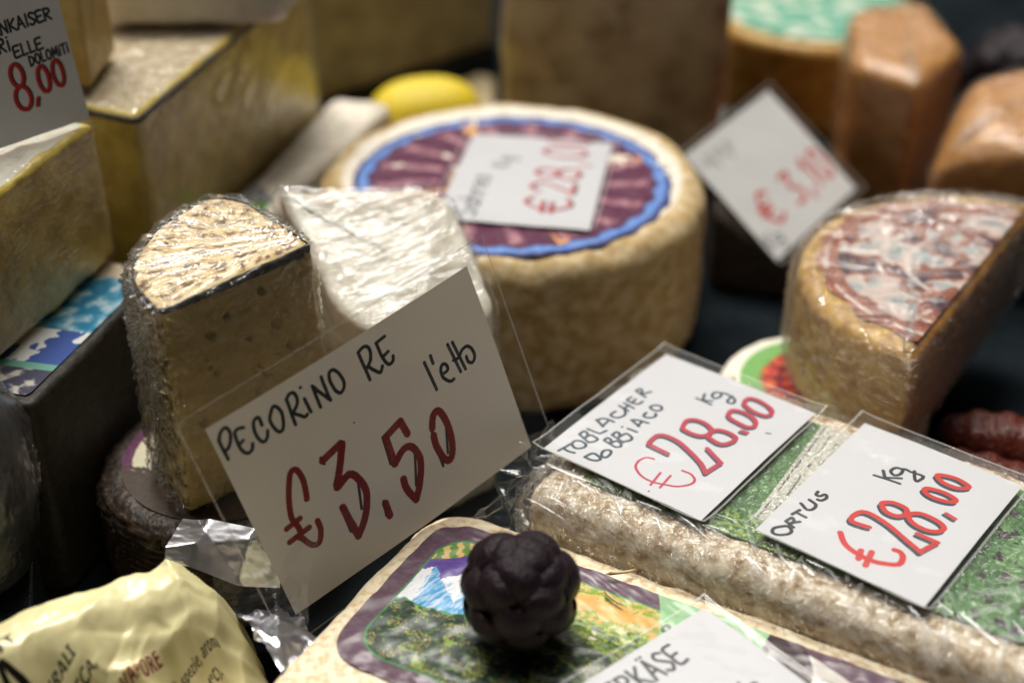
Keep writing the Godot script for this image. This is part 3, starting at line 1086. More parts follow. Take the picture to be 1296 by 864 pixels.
# ---------------------------------------------------------------- middle: the dark rinded wheel, the wrapped wedge on it, the white wedge
func middle() -> void:
	var c := V(-0.150, -0.606)
	var t := thing("basket_rind_wheel", "small wheel with a dark ribbed basket rind under the wrapped wedge", "cheese", Vector3(c.x, 0, c.y))
	var ribs := func(p: Vector3, n: Vector3) -> Vector3:
		var a := atan2(p.z - c.y, p.x - c.x)
		var side := 1.0 - smoothstep(0.5, 0.9, absf(n.y))
		return n * side * (0.0015 * sin(p.y * 1650.0 + 5.0 * sin(a * 3.0) + 3.0 * lump.get_noise_3dv(p * 30.0)) + 0.0006 * crinkle.get_noise_3d(p.x * 90.0, p.y * 500.0, p.z * 90.0)) + n * 0.0015 * lump.get_noise_3dv(p * 40.0)
	var made := body(circle(c, 0.068, 300), 0.0, 0.060, 0.012, 0.0009, ribs, func(kind: int, _e: int) -> String: return "top" if kind == 2 else "side_rind")
	wpart("side_rind", made.side_rind, mats.black_rind, t)
	wpart("top", made.top, mats.black_rind, t)
	var rim := {"p": inset(circle(c, 0.068, 200).p, 0.0125), "e": circle(c, 0.1, 200).e}
	var art := func(u: float, v: float) -> Color:
		var r := Vector2(u - 0.5, v - 0.5).length() * 2.0
		var n := grain.get_noise_2d(u * 20.0, v * 20.0)
		if r < 0.72 or v > 0.60 + 0.05 * n:
			return lin(0.05, 0.03, 0.016).lightened(0.06 * n)
		return (lin(0.10, 0.02, 0.07) if r > 0.90 else lin(0.60, 0.56, 0.40)).lightened(0.08 * n)
	wpart("label", sheet(rim, 0.0608, c - V(0.0555, 0.0555), V(0.111, 0), V(0, 0.111), 0.006), printed(finish(paint(256, 256, art)), 0.4), t)

	# the wrapped wedge of hard cheese behind the price card
	t = thing("wrapped_wedge", "tall wedge of dark rinded hard cheese in glossy film behind the largest price card", "cheese", Vector3(-0.145, 0.0625, -0.60))
	var pts := [V(-0.098, -0.612), V(-0.160, -0.553), V(-0.184, -0.590), V(-0.180, -0.642), V(-0.158, -0.672), V(-0.138, -0.664)]
	var ol := outline(pts, [0.003, 0.006, 0.02, 0.02, 0.010, 0.006], 0.0012)
	# upside outline numbering: edge 0 is the cut face towards the camera, 5 the cut face behind, the rest is rind
	# small eyes in the cut face
	var eyes: Array = []
	var rng := RandomNumberGenerator.new()
	rng.seed = 12
	for i in 22:
		var on := V(-0.098, -0.612).lerp(V(-0.160, -0.553), rng.randf_range(0.10, 0.92))
		eyes.append([Vector3(on.x, rng.randf_range(0.085, 0.170), on.y), rng.randf_range(0.0012, 0.0030)])
	var lean := func(p: Vector3, n: Vector3) -> Vector3:
		var f := (p.y - 0.0625) / 0.12
		var hole := 0.0
		for e in eyes:
			var dist: float = p.distance_to(e[0]) / e[1]
			if dist < 1.0:
				hole = maxf(hole, e[1] * 1.1 * sqrt(1.0 - dist * dist))
		if hole > 0.0:
			return n * -hole
		return n * (0.0012 * lump.get_noise_3dv(p * 45.0) + 0.0004 * grain.get_noise_3dv(p * 220.0)) + Vector3(0.004, 0, -0.004) * (1.0 - f) * (1.0 if p.x > -0.13 else 0.0)
	var tops := func(x: float, z: float) -> float: return 0.181 + 0.06 * (x + 0.14) - 0.00 * z
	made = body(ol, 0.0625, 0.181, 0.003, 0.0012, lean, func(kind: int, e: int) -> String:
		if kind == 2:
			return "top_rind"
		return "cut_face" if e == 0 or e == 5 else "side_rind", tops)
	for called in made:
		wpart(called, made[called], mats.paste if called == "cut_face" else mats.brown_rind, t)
	# the dark line of rind between top and cut face
	var line := {"p": inset(ol.p, -0.0004), "e": ol.e}
	var tops2 := func(x: float, z: float) -> float: return tops.call(x, z) + 0.0004
	var flange := func(kind: int, _e: int) -> String: return "" if kind != 1 else "body"
	wpart("rind_line", body(line, 0.1772, 0.1810, 0.0012, 0.002, lumps(0.0006, 160.0), flange, func(x: float, z: float) -> float: return tops2.call(x, z)).body, mats.black_rind, t)
	var knot := Vector3(-0.181, 0.15, -0.60)
	var radiate := func(p: Vector3, n: Vector3) -> Vector3:
		# creases run from the gathered left side across the top and down the face
		var d := p - knot
		var q := Vector3(atan2(d.y, d.x) * 10.0, atan2(d.z, d.x) * 10.0, d.length() * 10.0)
		var a := crinkle.get_noise_3dv(q)
		var b := crinkle.get_noise_3d(p.x * 75.0, p.y * 50.0, p.z * 75.0)
		var up := smoothstep(0.3, 0.8, n.y)
		var left := smoothstep(-0.14, -0.17, p.x)
		var c2 := V(p.x + 0.090, p.z + 0.622)
		var fan := crinkle.get_noise_2d(c2.angle() * 6.0 + 3.0, c2.length() * 9.0) + 0.55 * crinkle.get_noise_2d(c2.angle() * 12.0, c2.length() * 14.0)
		return n * (up * (0.0021 * fan + 0.0010 * left * b) + (1.0 - up) * (0.0040 * a * (0.3 + 0.9 * left) + 0.0018 * b * (0.5 + 0.8 * smoothstep(0.11, 0.07, p.y))))
	film_over(t, ol, 0.0645, 0.181, 0.004, 0.0013, 0.0030, radiate, tops, Vector3(7, 12, 24), 0.05)
	top_folds(t, ol, 46, 6, tops, func(q: Vector2) -> Vector2: return (q - V(-0.085, -0.618)).normalized(), 0.055, 0.0011)

	# white wedge lying behind it: a lit slope rising to a ridge against the big wheel
	t = thing("white_wedge", "white cheese wedge in clear crinkled wrap lying against the big wheel", "cheese", Vector3(-0.08, 0, -0.67))
	pts = [V(-0.131, -0.714), V(-0.092, -0.647), V(-0.052, -0.622), V(-0.008, -0.655), V(-0.036, -0.716)]
	ol = outline(pts, [0.004, 0.01, 0.006, 0.01, 0.012], 0.0025)
	var slope := func(x: float, z: float) -> float: return clampf(0.113 + (-0.625 - z) * 0.56 - 0.25 * maxf(0.0, x + 0.045), 0.06, 0.172)
	made = body(ol, 0.0, 0.15, 0.004, 0.003, lumps(0.0018, 35.0), null, slope)
	wpart("paste", made.body, mats.white_paste, t)
	film_over(t, ol, 0.001, 0.15, 0.005, 0.0015, 0.0030, creases(0.0024, Vector3(1, 0.4, -0.3), 52.0, 7.0, 71.0), slope, Vector3(5, 20, 22), 0.07)
	top_folds(t, ol, 30, 7, slope, func(_q: Vector2) -> Vector2: return V(0.9, -0.35), 0.06, 0.0016)

	# pale cheese between the tall block and the big wheel
	t = thing("beige_cheese", "plain beige cheese squeezed between the tall block and the big wheel", "cheese", Vector3(-0.14, 0, -0.90))
	ol = outline([V(-0.190, -0.800), V(-0.160, -0.785), V(-0.137, -0.87), V(-0.108, -0.940), V(-0.090, -1.000), V(-0.136, -1.010)], 0.008, 0.005)
	wpart("rind", body(ol, 0.0, 0.098, 0.008, 0.005, lumps(0.0012, 45.0)).body, mats.chalk_rind, t)
	var lol := outline([V(-0.184, -0.812), V(-0.163, -0.802), V(-0.155, -0.835), V(-0.172, -0.86)], 0.004, 0.004)
	wpart("label", sheet(lol, 0.0988, V(-0.19, -0.87), V(0.04, 0), V(0, 0.07), 0.006), printed(finish(paint(128, 128, func(u: float, v: float) -> Color: return lin(0.06, 0.30, 0.04) if v > 0.62 else lin(0.10, 0.09, 0.08).lerp(lin(0.4, 0.42, 0.44), clampf(0.5 + grain.get_noise_2d(u * 9.0, v * 9.0) * 2.0, 0.0, 1.0)))), 0.4), t)

# ---------------------------------------------------------------- right: half cheese, berry label wheel, sausages
func right_side() -> void:
	var c := V(0.184, -0.697)
	var t := thing("berry_label_wheel", "small white rinded wheel with a green and red berry label under the half cheese", "cheese", Vector3(c.x, 0, c.y))
	wpart("rind", body(circle(c, 0.062, 140), 0.0, 0.044, 0.008, 0.004, lumps(0.0010, 45.0)).body, mats.chalk_rind, t)
	var art := func(u: float, v: float) -> Color:
		var d := Vector2(u - 0.5, v - 0.5)
		var r := d.length() * 2.0
		var n := grain.get_noise_2d(u * 12.0, v * 12.0)
		if r > 0.93:
			return lin(0.70, 0.68, 0.58)
		if r > 0.70 + 0.05 * n:
			return lin(0.16, 0.36, 0.10).lightened(0.06 * n)
		var berry := Vector2(fmod(d.angle() / TAU * 15.0 + 20.0, 1.0) - 0.5, fmod(r * 4.0, 1.0) - 0.5).length()
		return lin(0.42, 0.03, 0.03).lerp(lin(0.55, 0.16, 0.04), clampf(0.6 - berry + n, 0.0, 1.0)) if berry < 0.42 else lin(0.16, 0.01, 0.02)
	wpart("label", sheet(circle(c, 0.053, 120), 0.0452, c - V(0.053, 0.053), V(0.106, 0), V(0, 0.106), 0.006), printed(finish(paint(256, 256, art)), 0.35), t)

	# half of a wheel on it, cut face to the right, wrapped; torn paper label on the top
	var u := V(0.556, -0.831)
	var side := V(-0.831, -0.556)
	var k := V(0.2075, -0.6160)
	var rad := 0.106
	var pts: Array = []
	for j in 15:
		var a := PI * j / 14.0
		pts.append(k + u * rad * (1.0 - cos(a)) + side * rad * sin(a) * 0.96)
	t = thing("half_cheese", "wrapped half wheel with a red brown paper label and amber rind", "cheese", Vector3(0.24, 0.0465, -0.69))
	var ol := outline(pts, 0.004, 0.003)
	var made := body(ol, 0.0468, 0.1150, 0.008, 0.003, lumps(0.0014, 45.0, 0.0004, 220.0), func(kind: int, e: int) -> String:
		if kind == 2:
			return "top_rind"
		return "cut_face" if e == 14 else "side_rind")
	for called in made:
		wpart(called, made[called], mats.amber_paste if called == "cut_face" else mats.amber_rind, t)
	var lp := PackedVector2Array()
	var le := PackedInt32Array()
	var mid := k + u * rad
	for j in 120:
		var a := TAU * j / 120
		var d := u * -cos(a) + side * sin(a)
		var r := rad * 0.86 * (1.0 + 0.02 * sin(a * 18.0))
		var q := mid + d * r
		var depth := (q - mid).dot(side)
		if depth < 0.004:
			q += side * (0.004 - depth)
		lp.append(q)
		le.append(0)
	if (lp[1] - lp[0]).cross(lp[2] - lp[1]) < 0.0:
		lp.reverse()
	var art2 := func(uu: float, vv: float) -> Color:
		var n := grain.get_noise_2d(uu * 10.0, vv * 10.0)
		var m := lump.get_noise_2d(uu * 6.0, vv * 6.0)
		var cc := lin(0.20, 0.045, 0.022).lerp(lin(0.36, 0.12, 0.05), clampf(0.5 + n, 0.0, 1.0))
		var d := Vector2(uu - 0.5, vv - 0.02).length()
		if d > 0.475:
			cc = lin(0.05, 0.05, 0.09)
		elif d > 0.44:
			cc = lin(0.55, 0.46, 0.42)
		elif d < 0.36 and m > 0.05:
			cc = lin(0.58, 0.46, 0.40).lerp(lin(0.30, 0.34, 0.34), clampf(n * 2.0 + 0.3, 0.0, 1.0))
		elif d < 0.36 and m < -0.25:
			cc = lin(0.06, 0.02, 0.03)
		if absf(fmod(d * 14.0, 1.0) - 0.5) < 0.09 and n > 0.0 and d < 0.44:
			cc = lin(0.62, 0.55, 0.48)
		return cc
	wpart("label", sheet({"p": lp, "e": le}, 0.1162, mid - u * rad, u * rad * 2.0, side * rad * 2.0, 0.004, func(x: float, z: float) -> float: return 0.0008 * lump.get_noise_2d(x * 70.0, z * 70.0)), printed(finish(paint(384, 384, art2)), 0.4), t)
	film_over(t, ol, 0.0480, 0.1150, 0.009, 0.0015, 0.0032, creases(0.0040, Vector3(u.x * 0.3 + 0.9, 0.1, -0.15), 95.0, 13.0, 81.0), null, Vector3(7, 30, 34), 0.18)
	top_folds(t, ol, 75, 5, func(_x: float, _z: float) -> float: return 0.1152, func(_q: Vector2) -> Vector2: return V(0.97, 0.10), 0.075, 0.0019)

	# dark red dried sausages by the right edge
	for j in 2:
		t = thing("dried_sausage", ["lower dark red dried sausage lying behind the wrapped block at the right edge", "upper dark red dried sausage lying against the cut face of the half cheese"][j], "sausage", Vector3(0.32, 0.0, -0.62 - 0.042 * j), "dried sausages at the right edge")
		var rings: Array = []
		var kinds: Array[int] = []
		var e := PackedInt32Array()
		e.resize(28)
		for r in 61:
			var f := r / 60.0
			var rr := 0.0185 * pow(maxf(0.0, 1.0 - pow(absf(f - 0.5) * 2.0, 6.0)), 0.5) + 0.0004
			rr *= 1.0 + 0.06 * sin(f * 60.0) + 0.05 * lump.get_noise_2d(f * 12.0, j * 5.0)
			var row := PackedVector3Array()
			for i in 28:
				var a := TAU * i / 28
				row.append(Vector3((f - 0.5) * 0.16, 0.020 + cos(a) * rr * (1.0 + 0.05 * sin(a * 5.0 + f * 20.0)), sin(a) * rr + 0.010 * (f - 0.5) * (f - 0.5)))
			rings.append(row)
			kinds.append(1)
		part("casing", skin(rings, kinds, e, true).body, mats.dry_red, t)
		t.position = [Vector3(0.300, 0.0, -0.610), Vector3(0.325, 0.0, -0.655)][j]
		t.rotation_degrees.y = [-30.0, -22.0][j]

# ---------------------------------------------------------------- background, out of focus
func background() -> void:
	# two amber wedges in film, top right
	var t := thing("amber_wedge", "tall orange amber cheese wedge in film standing behind the tilted white card", "cheese", Vector3(0.285, 0, -1.03), "amber wedges in film")
	var ol := outline([V(0.254, -1.010), V(0.297, -0.975), V(0.345, -1.035), V(0.333, -1.12), V(0.268, -1.10)], [0.016, 0.006, 0.010, 0.02, 0.02], 0.004)
	var slant := func(x: float, z: float) -> float: return 0.124 + 0.12 * (-1.0 - z)
	var made := body(ol, 0.0, 0.15, 0.012, 0.004, lumps(0.0016, 40.0), null, slant)
	wpart("paste", made.body, mats.amber_paste, t)
	film_over(t, ol, 0.001, 0.15, 0.014, 0.0030, 0.0024, creases(0.0024, Vector3(0.4, 0.4, -0.8), 50.0, 13.0, 91.0), slant)
	t = thing("amber_wedge", "round topped amber cheese piece in film at the right edge behind the half cheese", "cheese", Vector3(0.345, 0, -0.93), "amber wedges in film")
	ol = outline([V(0.292, -0.905), V(0.36, -0.872), V(0.43, -0.94), V(0.39, -1.01), V(0.335, -0.985)], 0.012, 0.004)
	var arch := func(x: float, z: float) -> float: return 0.118 - 11.0 * pow(maxf(0.0, 0.345 - x), 2.0) + 0.10 * (-0.92 - z)
	made = body(ol, 0.0, 0.14, 0.018, 0.004, lumps(0.0016, 40.0), null, arch)
	wpart("paste", made.body, mats.amber_paste, t)
	film_over(t, ol, 0.001, 0.14, 0.020, 0.0030, 0.0024, creases(0.0022, Vector3(0.9, 0.1, 0.3), 50.0, 13.0, 97.0), arch)

	# wheel with a green label far right
	var c := V(0.275, -1.245)
	t = thing("green_label_wheel", "tan cheese wheel with a green and white label far back on the right", "cheese", Vector3(c.x, 0, c.y))
	wpart("rind", body(circle(c, 0.098, 120), 0.0, 0.085, 0.010, 0.006, lumps(0.0015, 35.0)).body, mats.amber_rind, t)
	var art := func(u: float, v: float) -> Color:
		var n := lump.get_noise_2d(u * 7.0, v * 7.0)
		return lin(0.05, 0.30, 0.20).lerp(lin(0.55, 0.60, 0.48), clampf(0.5 + n * 2.2, 0.0, 1.0))
	wpart("label", sheet(circle(c, 0.086, 100), 0.0865, c - V(0.09, 0.09), V(0.18, 0), V(0, 0.18), 0.008), printed(finish(paint(128, 128, art)), 0.4), t)

	# the two large blocks closing the view
	t = thing("large_grey_block", "large grey olive cheese block standing at the back left of centre", "cheese", Vector3(-0.14, 0.03, -1.27))
	ol = outline([V(-0.190, -1.130), V(-0.014, -1.300), V(-0.11, -1.42), V(-0.29, -1.25)], 0.008, 0.01)
	wpart("rind", body(ol, 0.0305, 0.165, 0.010, 0.01, lumps(0.0025, 25.0)).body, mats.grey_rind, t)
	t = thing("shade_board", "low added board under the large grey block, black in place of shadow", "board", Vector3(-0.16, 0, -1.22))  # added board, coloured black where only shadow lies under the block
	ol = outline([V(-0.20, -1.070), V(-0.125, -1.070), V(-0.125, -1.150), V(-0.012, -1.305), V(-0.11, -1.44), V(-0.32, -1.25)], 0.003, 0.02)
	wpart("board", body(ol, 0.0, 0.030, 0.003, 0.02).body, mats.black_wax, t)
	t = thing("large_brown_block", "large brown taupe cheese block standing behind the big wheel", "cheese", Vector3(0.08, 0, -1.14))
	ol = outline([V(-0.008, -1.085), V(0.168, -1.045), V(0.182, -1.20), V(0.0, -1.245)], [0.008, 0.02, 0.02, 0.01], 0.008)
	wpart("rind", body(ol, 0.0, 0.185, 0.012, 0.008, lumps(0.003, 22.0)).body, mats.taupe_rind, t)
	t = thing("cream_slab", "flat cream cheese slab under the lemon behind the big wheel", "cheese", Vector3(-0.06, 0, -1.12))
	ol = outline([V(-0.118, -1.020), V(-0.014, -1.020), V(-0.016, -1.245), V(-0.030, -1.255), V(-0.118, -1.150)], 0.006, 0.008)
	wpart("rind", body(ol, 0.0, 0.022, 0.005, 0.008, lumps(0.0010, 40.0)).body, mats.tan_top, t)

	# lemon
	t = thing("lemon", "bright yellow lemon half hidden behind the far rim of the big wheel", "lemon", Vector3(-0.069, 0.0225, -1.062))
	var rings: Array = []
	var kinds: Array[int] = []
	var e := PackedInt32Array()
	e.resize(40)
	for r in 41:
		var f := r / 40.0 * 2.0 - 1.0
		var rr := 0.034 * pow(maxf(0.0, 1.0 - pow(absf(f), 2.4)), 0.5)
		if absf(f) > 0.86:
			rr = maxf(rr * 0.8, 0.006 * pow(maxf(0.0, 1.0 - absf(f)) / 0.14, 0.5))
		var row := PackedVector3Array()
		for i in 40:
			var a := TAU * i / 40
			row.append(Vector3(f * 0.048, 0.034 + cos(a) * rr, sin(a) * rr))
		rings.append(row)
		kinds.append(1)
	part("peel", skin(rings, kinds, e, true).body, mats.lemon, t)
	t.rotation_degrees.y = 12.0

	# something orange behind the tilted card, a dark artichoke top right, dark wedge carrying the tilted card
	t = thing("orange_cheese", "small orange rinded cheese beside the large brown block", "cheese", Vector3(0.19, 0, -1.02))
	wpart("rind", body(outline([V(0.170, -0.995), V(0.222, -1.01), V(0.226, -1.06), V(0.188, -1.075)], 0.015, 0.004), 0.0, 0.050, 0.012, 0.005, lumps(0.0015, 50.0)).body, mats.orange_rind, t)
	t = thing("dark_cheese_wedge", "low black rinded cheese under the tilted white price card", "cheese", Vector3(0.19, 0, -0.93))
	ol = outline([V(0.140, -0.885), V(0.215, -0.870), V(0.240, -0.94), V(0.215, -0.985), V(0.150, -0.975)], 0.010, 0.005)
	wpart("rind", body(ol, 0.0, 0.060, 0.006, 0.006, lumps(0.0012, 40.0), null, func(x: float, z: float) -> float: return card_height(x, z) - 0.003).body, mats.black_rind, t)
	artichoke(Vector3(0.435, 0.0, -1.17), 0.045, "dark purple artichoke in the far top right corner", Vector3(10, 60, 8), 2)

# plane of the tilted card
func card_height(x: float, z: float) -> float:
	return 0.070 - (0.4107 * (x - 0.188) + 0.4706 * (z + 0.934)) / 0.7809

# ---------------------------------------------------------------- price cards
func price_card(which: String, label: String, center: Vector3, x: Vector3, y: Vector3, w: float, h: float, margin: float, tone: Color, glow: float, bow: float, base: Callable) -> Node3D:
	var t := thing("price_card", label, "price card", center, "hand written price cards")
	var xx := x.normalized()
	var yy := (y - xx * y.dot(xx)).normalized()
	t.basis = Basis(xx, yy, xx.cross(yy))
	var img := paint(1024, int(1024.0 * h / w), func(u: float, v: float) -> Color: return base.call(u, v, tone))
	handwrite(img, which, w, h)
	var m := printed(finish(img), 0.45)
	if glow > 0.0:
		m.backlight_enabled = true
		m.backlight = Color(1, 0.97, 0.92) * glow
	var bend := func(u: float, v: float) -> float: return bow * (sin(u * PI) + 0.35 * sin(v * PI)) + 0.0004 * lump.get_noise_2d(u * 3.0, v * 3.0)
	part("card", leaf(w, h, 20, 14, bend), m, t)
	if margin > 0.0:
		var wave := func(u: float, v: float) -> float: return bow * (sin(u * PI) + 0.35 * sin(v * PI)) + 0.0011 + 0.0007 * lump.get_noise_2d(u * 2.4 + 3.0, v * 2.4) + 0.0016 * pow(absf(u * 2.0 - 1.0), 9.0) + 0.0016 * pow(absf(v * 2.0 - 1.0), 9.0)
		var cover := part("sleeve", leaf(w + margin * 2.0, h + margin * 2.0, 70, 50, wave), mats.old_sleeve if which == "pec" else mats.sleeve, t)
		# the welded rim of the sleeve
		var ww := w + margin * 2.0
		var hh := h + margin * 2.0
		for side in 4:
			var upright := side < 2
			var sgn := 1.0 if side % 2 == 0 else -1.0
			var strip := part("weld", leaf(0.0011 if upright else ww - 0.0022, hh if upright else 0.0011, 24, 24, func(u: float, v: float) -> float:
				var su := (0.5 + sgn * 0.5) if upright else u
				var sv := v if upright else 0.5 - sgn * 0.5
				return wave.call(su, sv) + 0.0003), mats.weld, cover)
			strip.position = Vector3(sgn * (ww - 0.0011) * 0.5, 0, 0) if upright else Vector3(0, sgn * (hh - 0.0011) * 0.5, 0)
	return t

func plain(u: float, v: float, tone: Color) -> Color:
	var c := tone.darkened(0.03 * (0.5 + grain.get_noise_2d(u * 160.0, v * 120.0)))
	if grain.get_noise_2d(u * 420.0 + 5.0, v * 300.0) > 0.52:
		c = c.darkened(0.10)
	return c

func price_cards() -> void:
	var white := lin(0.56, 0.56, 0.58)
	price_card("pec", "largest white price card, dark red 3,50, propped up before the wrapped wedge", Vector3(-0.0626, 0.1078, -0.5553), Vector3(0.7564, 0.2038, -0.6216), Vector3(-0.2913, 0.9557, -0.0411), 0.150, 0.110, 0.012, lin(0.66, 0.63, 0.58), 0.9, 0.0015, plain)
	flat_card("tob", "white 28,00 card with two lines of small dark writing on the wrapped block", 0.0805, [V(0.017, -0.584), V(0.083, -0.671), V(0.164, -0.619), V(0.089, -0.528)], 0.0045, white)
	flat_card("ort", "white 28,00 card with one short dark word, right one on the wrapped block", 0.0805, [V(0.115, -0.518), V(0.187, -0.613), V(0.248, -0.548), V(0.181, -0.470)], 0.0045, white)
	flat_card("wheel", "white 28,00 card lying on the round label of the big wheel", 0.1135, [V(-0.044, -0.780), V(-0.028, -0.909), V(0.070, -0.882), V(0.043, -0.757)], 0.004, white)
	flat_card("kase", "white card with dark capitals lying on the square cheese, cut by the lower picture edge", 0.0600, [V(0.0165, -0.430), V(0.088, -0.489), V(0.142, -0.425), V(0.070, -0.366)], 0.004, white)
	price_card("right", "tilted blurred white card with red 3,10 between big wheel and amber wedge", Vector3(0.188, 0.070, -0.934), Vector3(0.6331, 0.1271, -0.7635), Vector3(-0.6561, 0.6115, -0.4423), 0.1116, 0.0977, 0.004, lin(0.68, 0.68, 0.67), 0.0, 0.001, plain)
	var stained := func(u: float, v: float, tone: Color) -> Color:
		var c := plain(u, v, tone)
		var d := Vector2((u - 0.46) * 1.25, v - 0.31).length() + 0.03 * lump.get_noise_2d(u * 20.0, v * 20.0)
		if d < 0.075:
			c = c.lerp(lin(0.30, 0.22, 0.12), clampf((0.075 - d) * 30.0, 0.0, 0.9))
		return c
	var xl := Vector3(0.68, 0.0, -0.733)
	var yl := Vector3(-0.10, 0.97, -0.18)
	var corner := Vector3(-0.2285, 0.2085, -0.707)
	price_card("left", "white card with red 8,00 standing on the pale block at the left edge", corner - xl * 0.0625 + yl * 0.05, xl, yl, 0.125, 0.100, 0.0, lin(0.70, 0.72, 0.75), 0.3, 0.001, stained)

# a card lying flat: its four corners, top left first, are seen from above
func flat_card(which: String, label: String, y: float, q: Array, margin: float, tone: Color) -> void:
	var x: Vector2 = ((q[1] - q[0]) + (q[2] - q[3])) * 0.5
	var d: Vector2 = ((q[3] - q[0]) + (q[2] - q[1])) * 0.5
	var c: Vector2 = (q[0] + q[1] + q[2] + q[3]) * 0.25
	price_card(which, label, Vector3(c.x, y, c.y), Vector3(x.x, 0, x.y), Vector3(-d.x, 0, -d.y), x.length(), d.length(), margin, tone, 0.0, 0.0006, plain)

# ---------------------------------------------------------------- the crumpled bag, bottom left
func yellow_bag() -> void:
	var a := Vector3(0.86, 0, -0.51)
	var b := Vector3(0.51, 0, 0.86)
	var corner := Vector3(-0.136, 0.0, -0.524)
	var t := thing("yellow_bag", "crumpled yellow plastic bag printed with black ingredients and the red word VAPORE", "bag", corner - a * 0.12 + b * 0.06)
	var ll := 0.20
	var ww := 0.135
	var img := Image.create(2000, 1350, false, Image.FORMAT_RGB8)
	img.fill(lin(0.73, 0.66, 0.36))
	# printed along the bag: ten pixels to the millimetre, x from the far left end to the open end, y across from the far side
	var dark := lin(0.012, 0.012, 0.010)
	print_text(img, "VAPORE", Vector2(1330, 500), 54.0, 0.30, lin(0.22, 0.012, 0.03), true)
	print_text(img, "TURALI", Vector2(1000, 425), 54.0, 0.42, dark, true)
	print_text(img, "A CECA,", Vector2(1080, 480), 54.0, 0.42, dark, true)
	print_text(img, "E621), spezie, aromi", Vector2(1475, 530), 36.0, 0.30, dark, true)
	print_text(img, "ddo (+1°/+4°C).", Vector2(1520, 574), 36.0, 0.30, dark, true)
	print_text(img, "nd) 0.04%.", Vector2(1625, 602), 36.0, 0.30, dark, true)
	print_text(img, "621).", Vector2(1700, 642), 36.0, 0.30, dark, true)
	print_text(img, "A", Vector2(850, 400), 200.0, 0.42, dark, true)
	print_text(img, "OTT", Vector2(800, 290), 90.0, 0.42, dark, true)
	img.flip_x()
	var nu := 220
	var nv := 190
	var rings: Array = []
	var uvs: Array = []
	var kinds: Array[int] = []
	var e := PackedInt32Array()
	e.resize(nv + 1)
	var folds: Array = []
	var rng := RandomNumberGenerator.new()
	rng.seed = 7
	for i in 26:
		folds.append([V(rng.randf_range(0.0, 0.16), rng.randf_range(0.0, 0.085)), rng.randf_range(-0.9, 1.3), rng.randf_range(0.012, 0.034), rng.randf_range(0.003, 0.008), rng.randf_range(-0.005, 0.007)])
	for i in nu + 1:
		var s := ll * i / nu
		var swell := pow(clampf(s / 0.032, 0.0, 1.0), 0.5)
		var row := PackedVector3Array()
		var uvr := PackedVector2Array()
		for j in nv + 1:
			var f := float(j) / nv
			# over the top from the far edge to the near edge, then back underneath
			var top := f <= 0.72
			var g := f / 0.72 if top else 1.0 - (f - 0.72) / 0.28
			var across := ww * g
			var y := 0.002
			if top:
				var rise := pow(clampf(g / 0.08, 0.0, 1.0), 0.5)
				var fall := 1.0 - 0.84 * smoothstep(0.17, 0.50, g)
				var shut := pow(clampf((1.0 - g) / 0.12, 0.0, 1.0), 0.6)
				y = 0.004 + 0.074 * swell * rise * fall * shut + 0.010 * (1.0 - swell) * sin(PI * g)
			var q := Vector3(s * 17.0, g * 2.6, 2.0)
			if top:
				var soft := sin(PI * clampf(g, 0.0, 1.0))
				y += soft * (0.0050 * (crinkle.get_noise_3dv(q) + 0.1) + 0.0025 * lump.get_noise_3dv(q * 1.4) + 0.0012 * crinkle.get_noise_3dv(q * 2.1)) * (0.3 + 0.7 * swell)
			if top:
				for fo in folds:
					var dd: Vector2 = V(s, across) - fo[0]
					var dir := Vector2.from_angle(fo[1])
					var away := absf(dd.cross(dir))
					if away < 0.03:
						var along: float = dd.dot(dir) / fo[2]
						y += fo[4] * exp(-away / fo[3]) * exp(-along * along) * clampf(g * 12.0, 0.0, 1.0) * (0.2 + 0.8 * swell)
			var pos := corner - a * (s + 0.004 * lump.get_noise_2d(g * 5.0, 3.0)) + b * (across + 0.005 * lump.get_noise_2d(s * 30.0, 8.0) * (1.0 - g)) + Vector3(0, maxf(y, 0.0015), 0)
			row.append(pos)
			uvr.append(Vector2(s / ll, g))
		rings.append(row)
		uvs.append(uvr)
		kinds.append(1)
	var made := skin(rings, kinds, e, false, null, null, uvs)
	var m := printed(finish(img), 0.30)
	wpart("pouch", made.body, m, t)
	# the open end: a crumpled strip of silver foil, and loose clear wrap over the corner
	var rings2: Array = []
	var kinds2: Array[int] = []
	var e2 := PackedInt32Array()
	e2.resize(41)
	for i in 15:
		var row := PackedVector3Array()
		var s := -0.020 + 0.026 * i / 14.0
		for j in 41:
			var g := 0.02 + 0.93 * j / 40.0
			var y := 0.012 + 0.030 * sin(PI * pow(g, 0.7)) + 0.005 * (crinkle.get_noise_2d(g * 3.0, s * 30.0)) + 0.5 * (s + 0.02) * sin(PI * g)
			row.append(corner - a * (s + 0.003 * lump.get_noise_2d(g * 8.0, 1.0)) + b * (ww * g) + Vector3(0, y, 0))
		rings2.append(row)
		kinds2.append(1)
	wpart("foil_end", skin(rings2, kinds2, e2, false).body, mats.foil, t)
	var wrap := part("loose_wrap", folded(0.052, 0.040, 40, [[0.4, 0.004, 0.5], [1.9, -0.006, -0.4], [2.7, 0.008, 0.35]]), mats.sleeve, t)
	wrap.position = Vector3(-0.112, 0.060, -0.512) - t.position
	wrap.rotation_degrees = Vector3(-38, -20, 8)
	var flap := part("foil_flap", folded(0.050, 0.026, 40, [[0.25, 0.006, 0.45], [1.2, -0.003, -0.5], [2.4, 0.004, 0.3], [0.1, -0.012, -0.4]]), mats.foil, t)
	flap.position = Vector3(-0.136, 0.066, -0.524) - t.position
	flap.rotation_degrees = Vector3(-62, -14, 6)

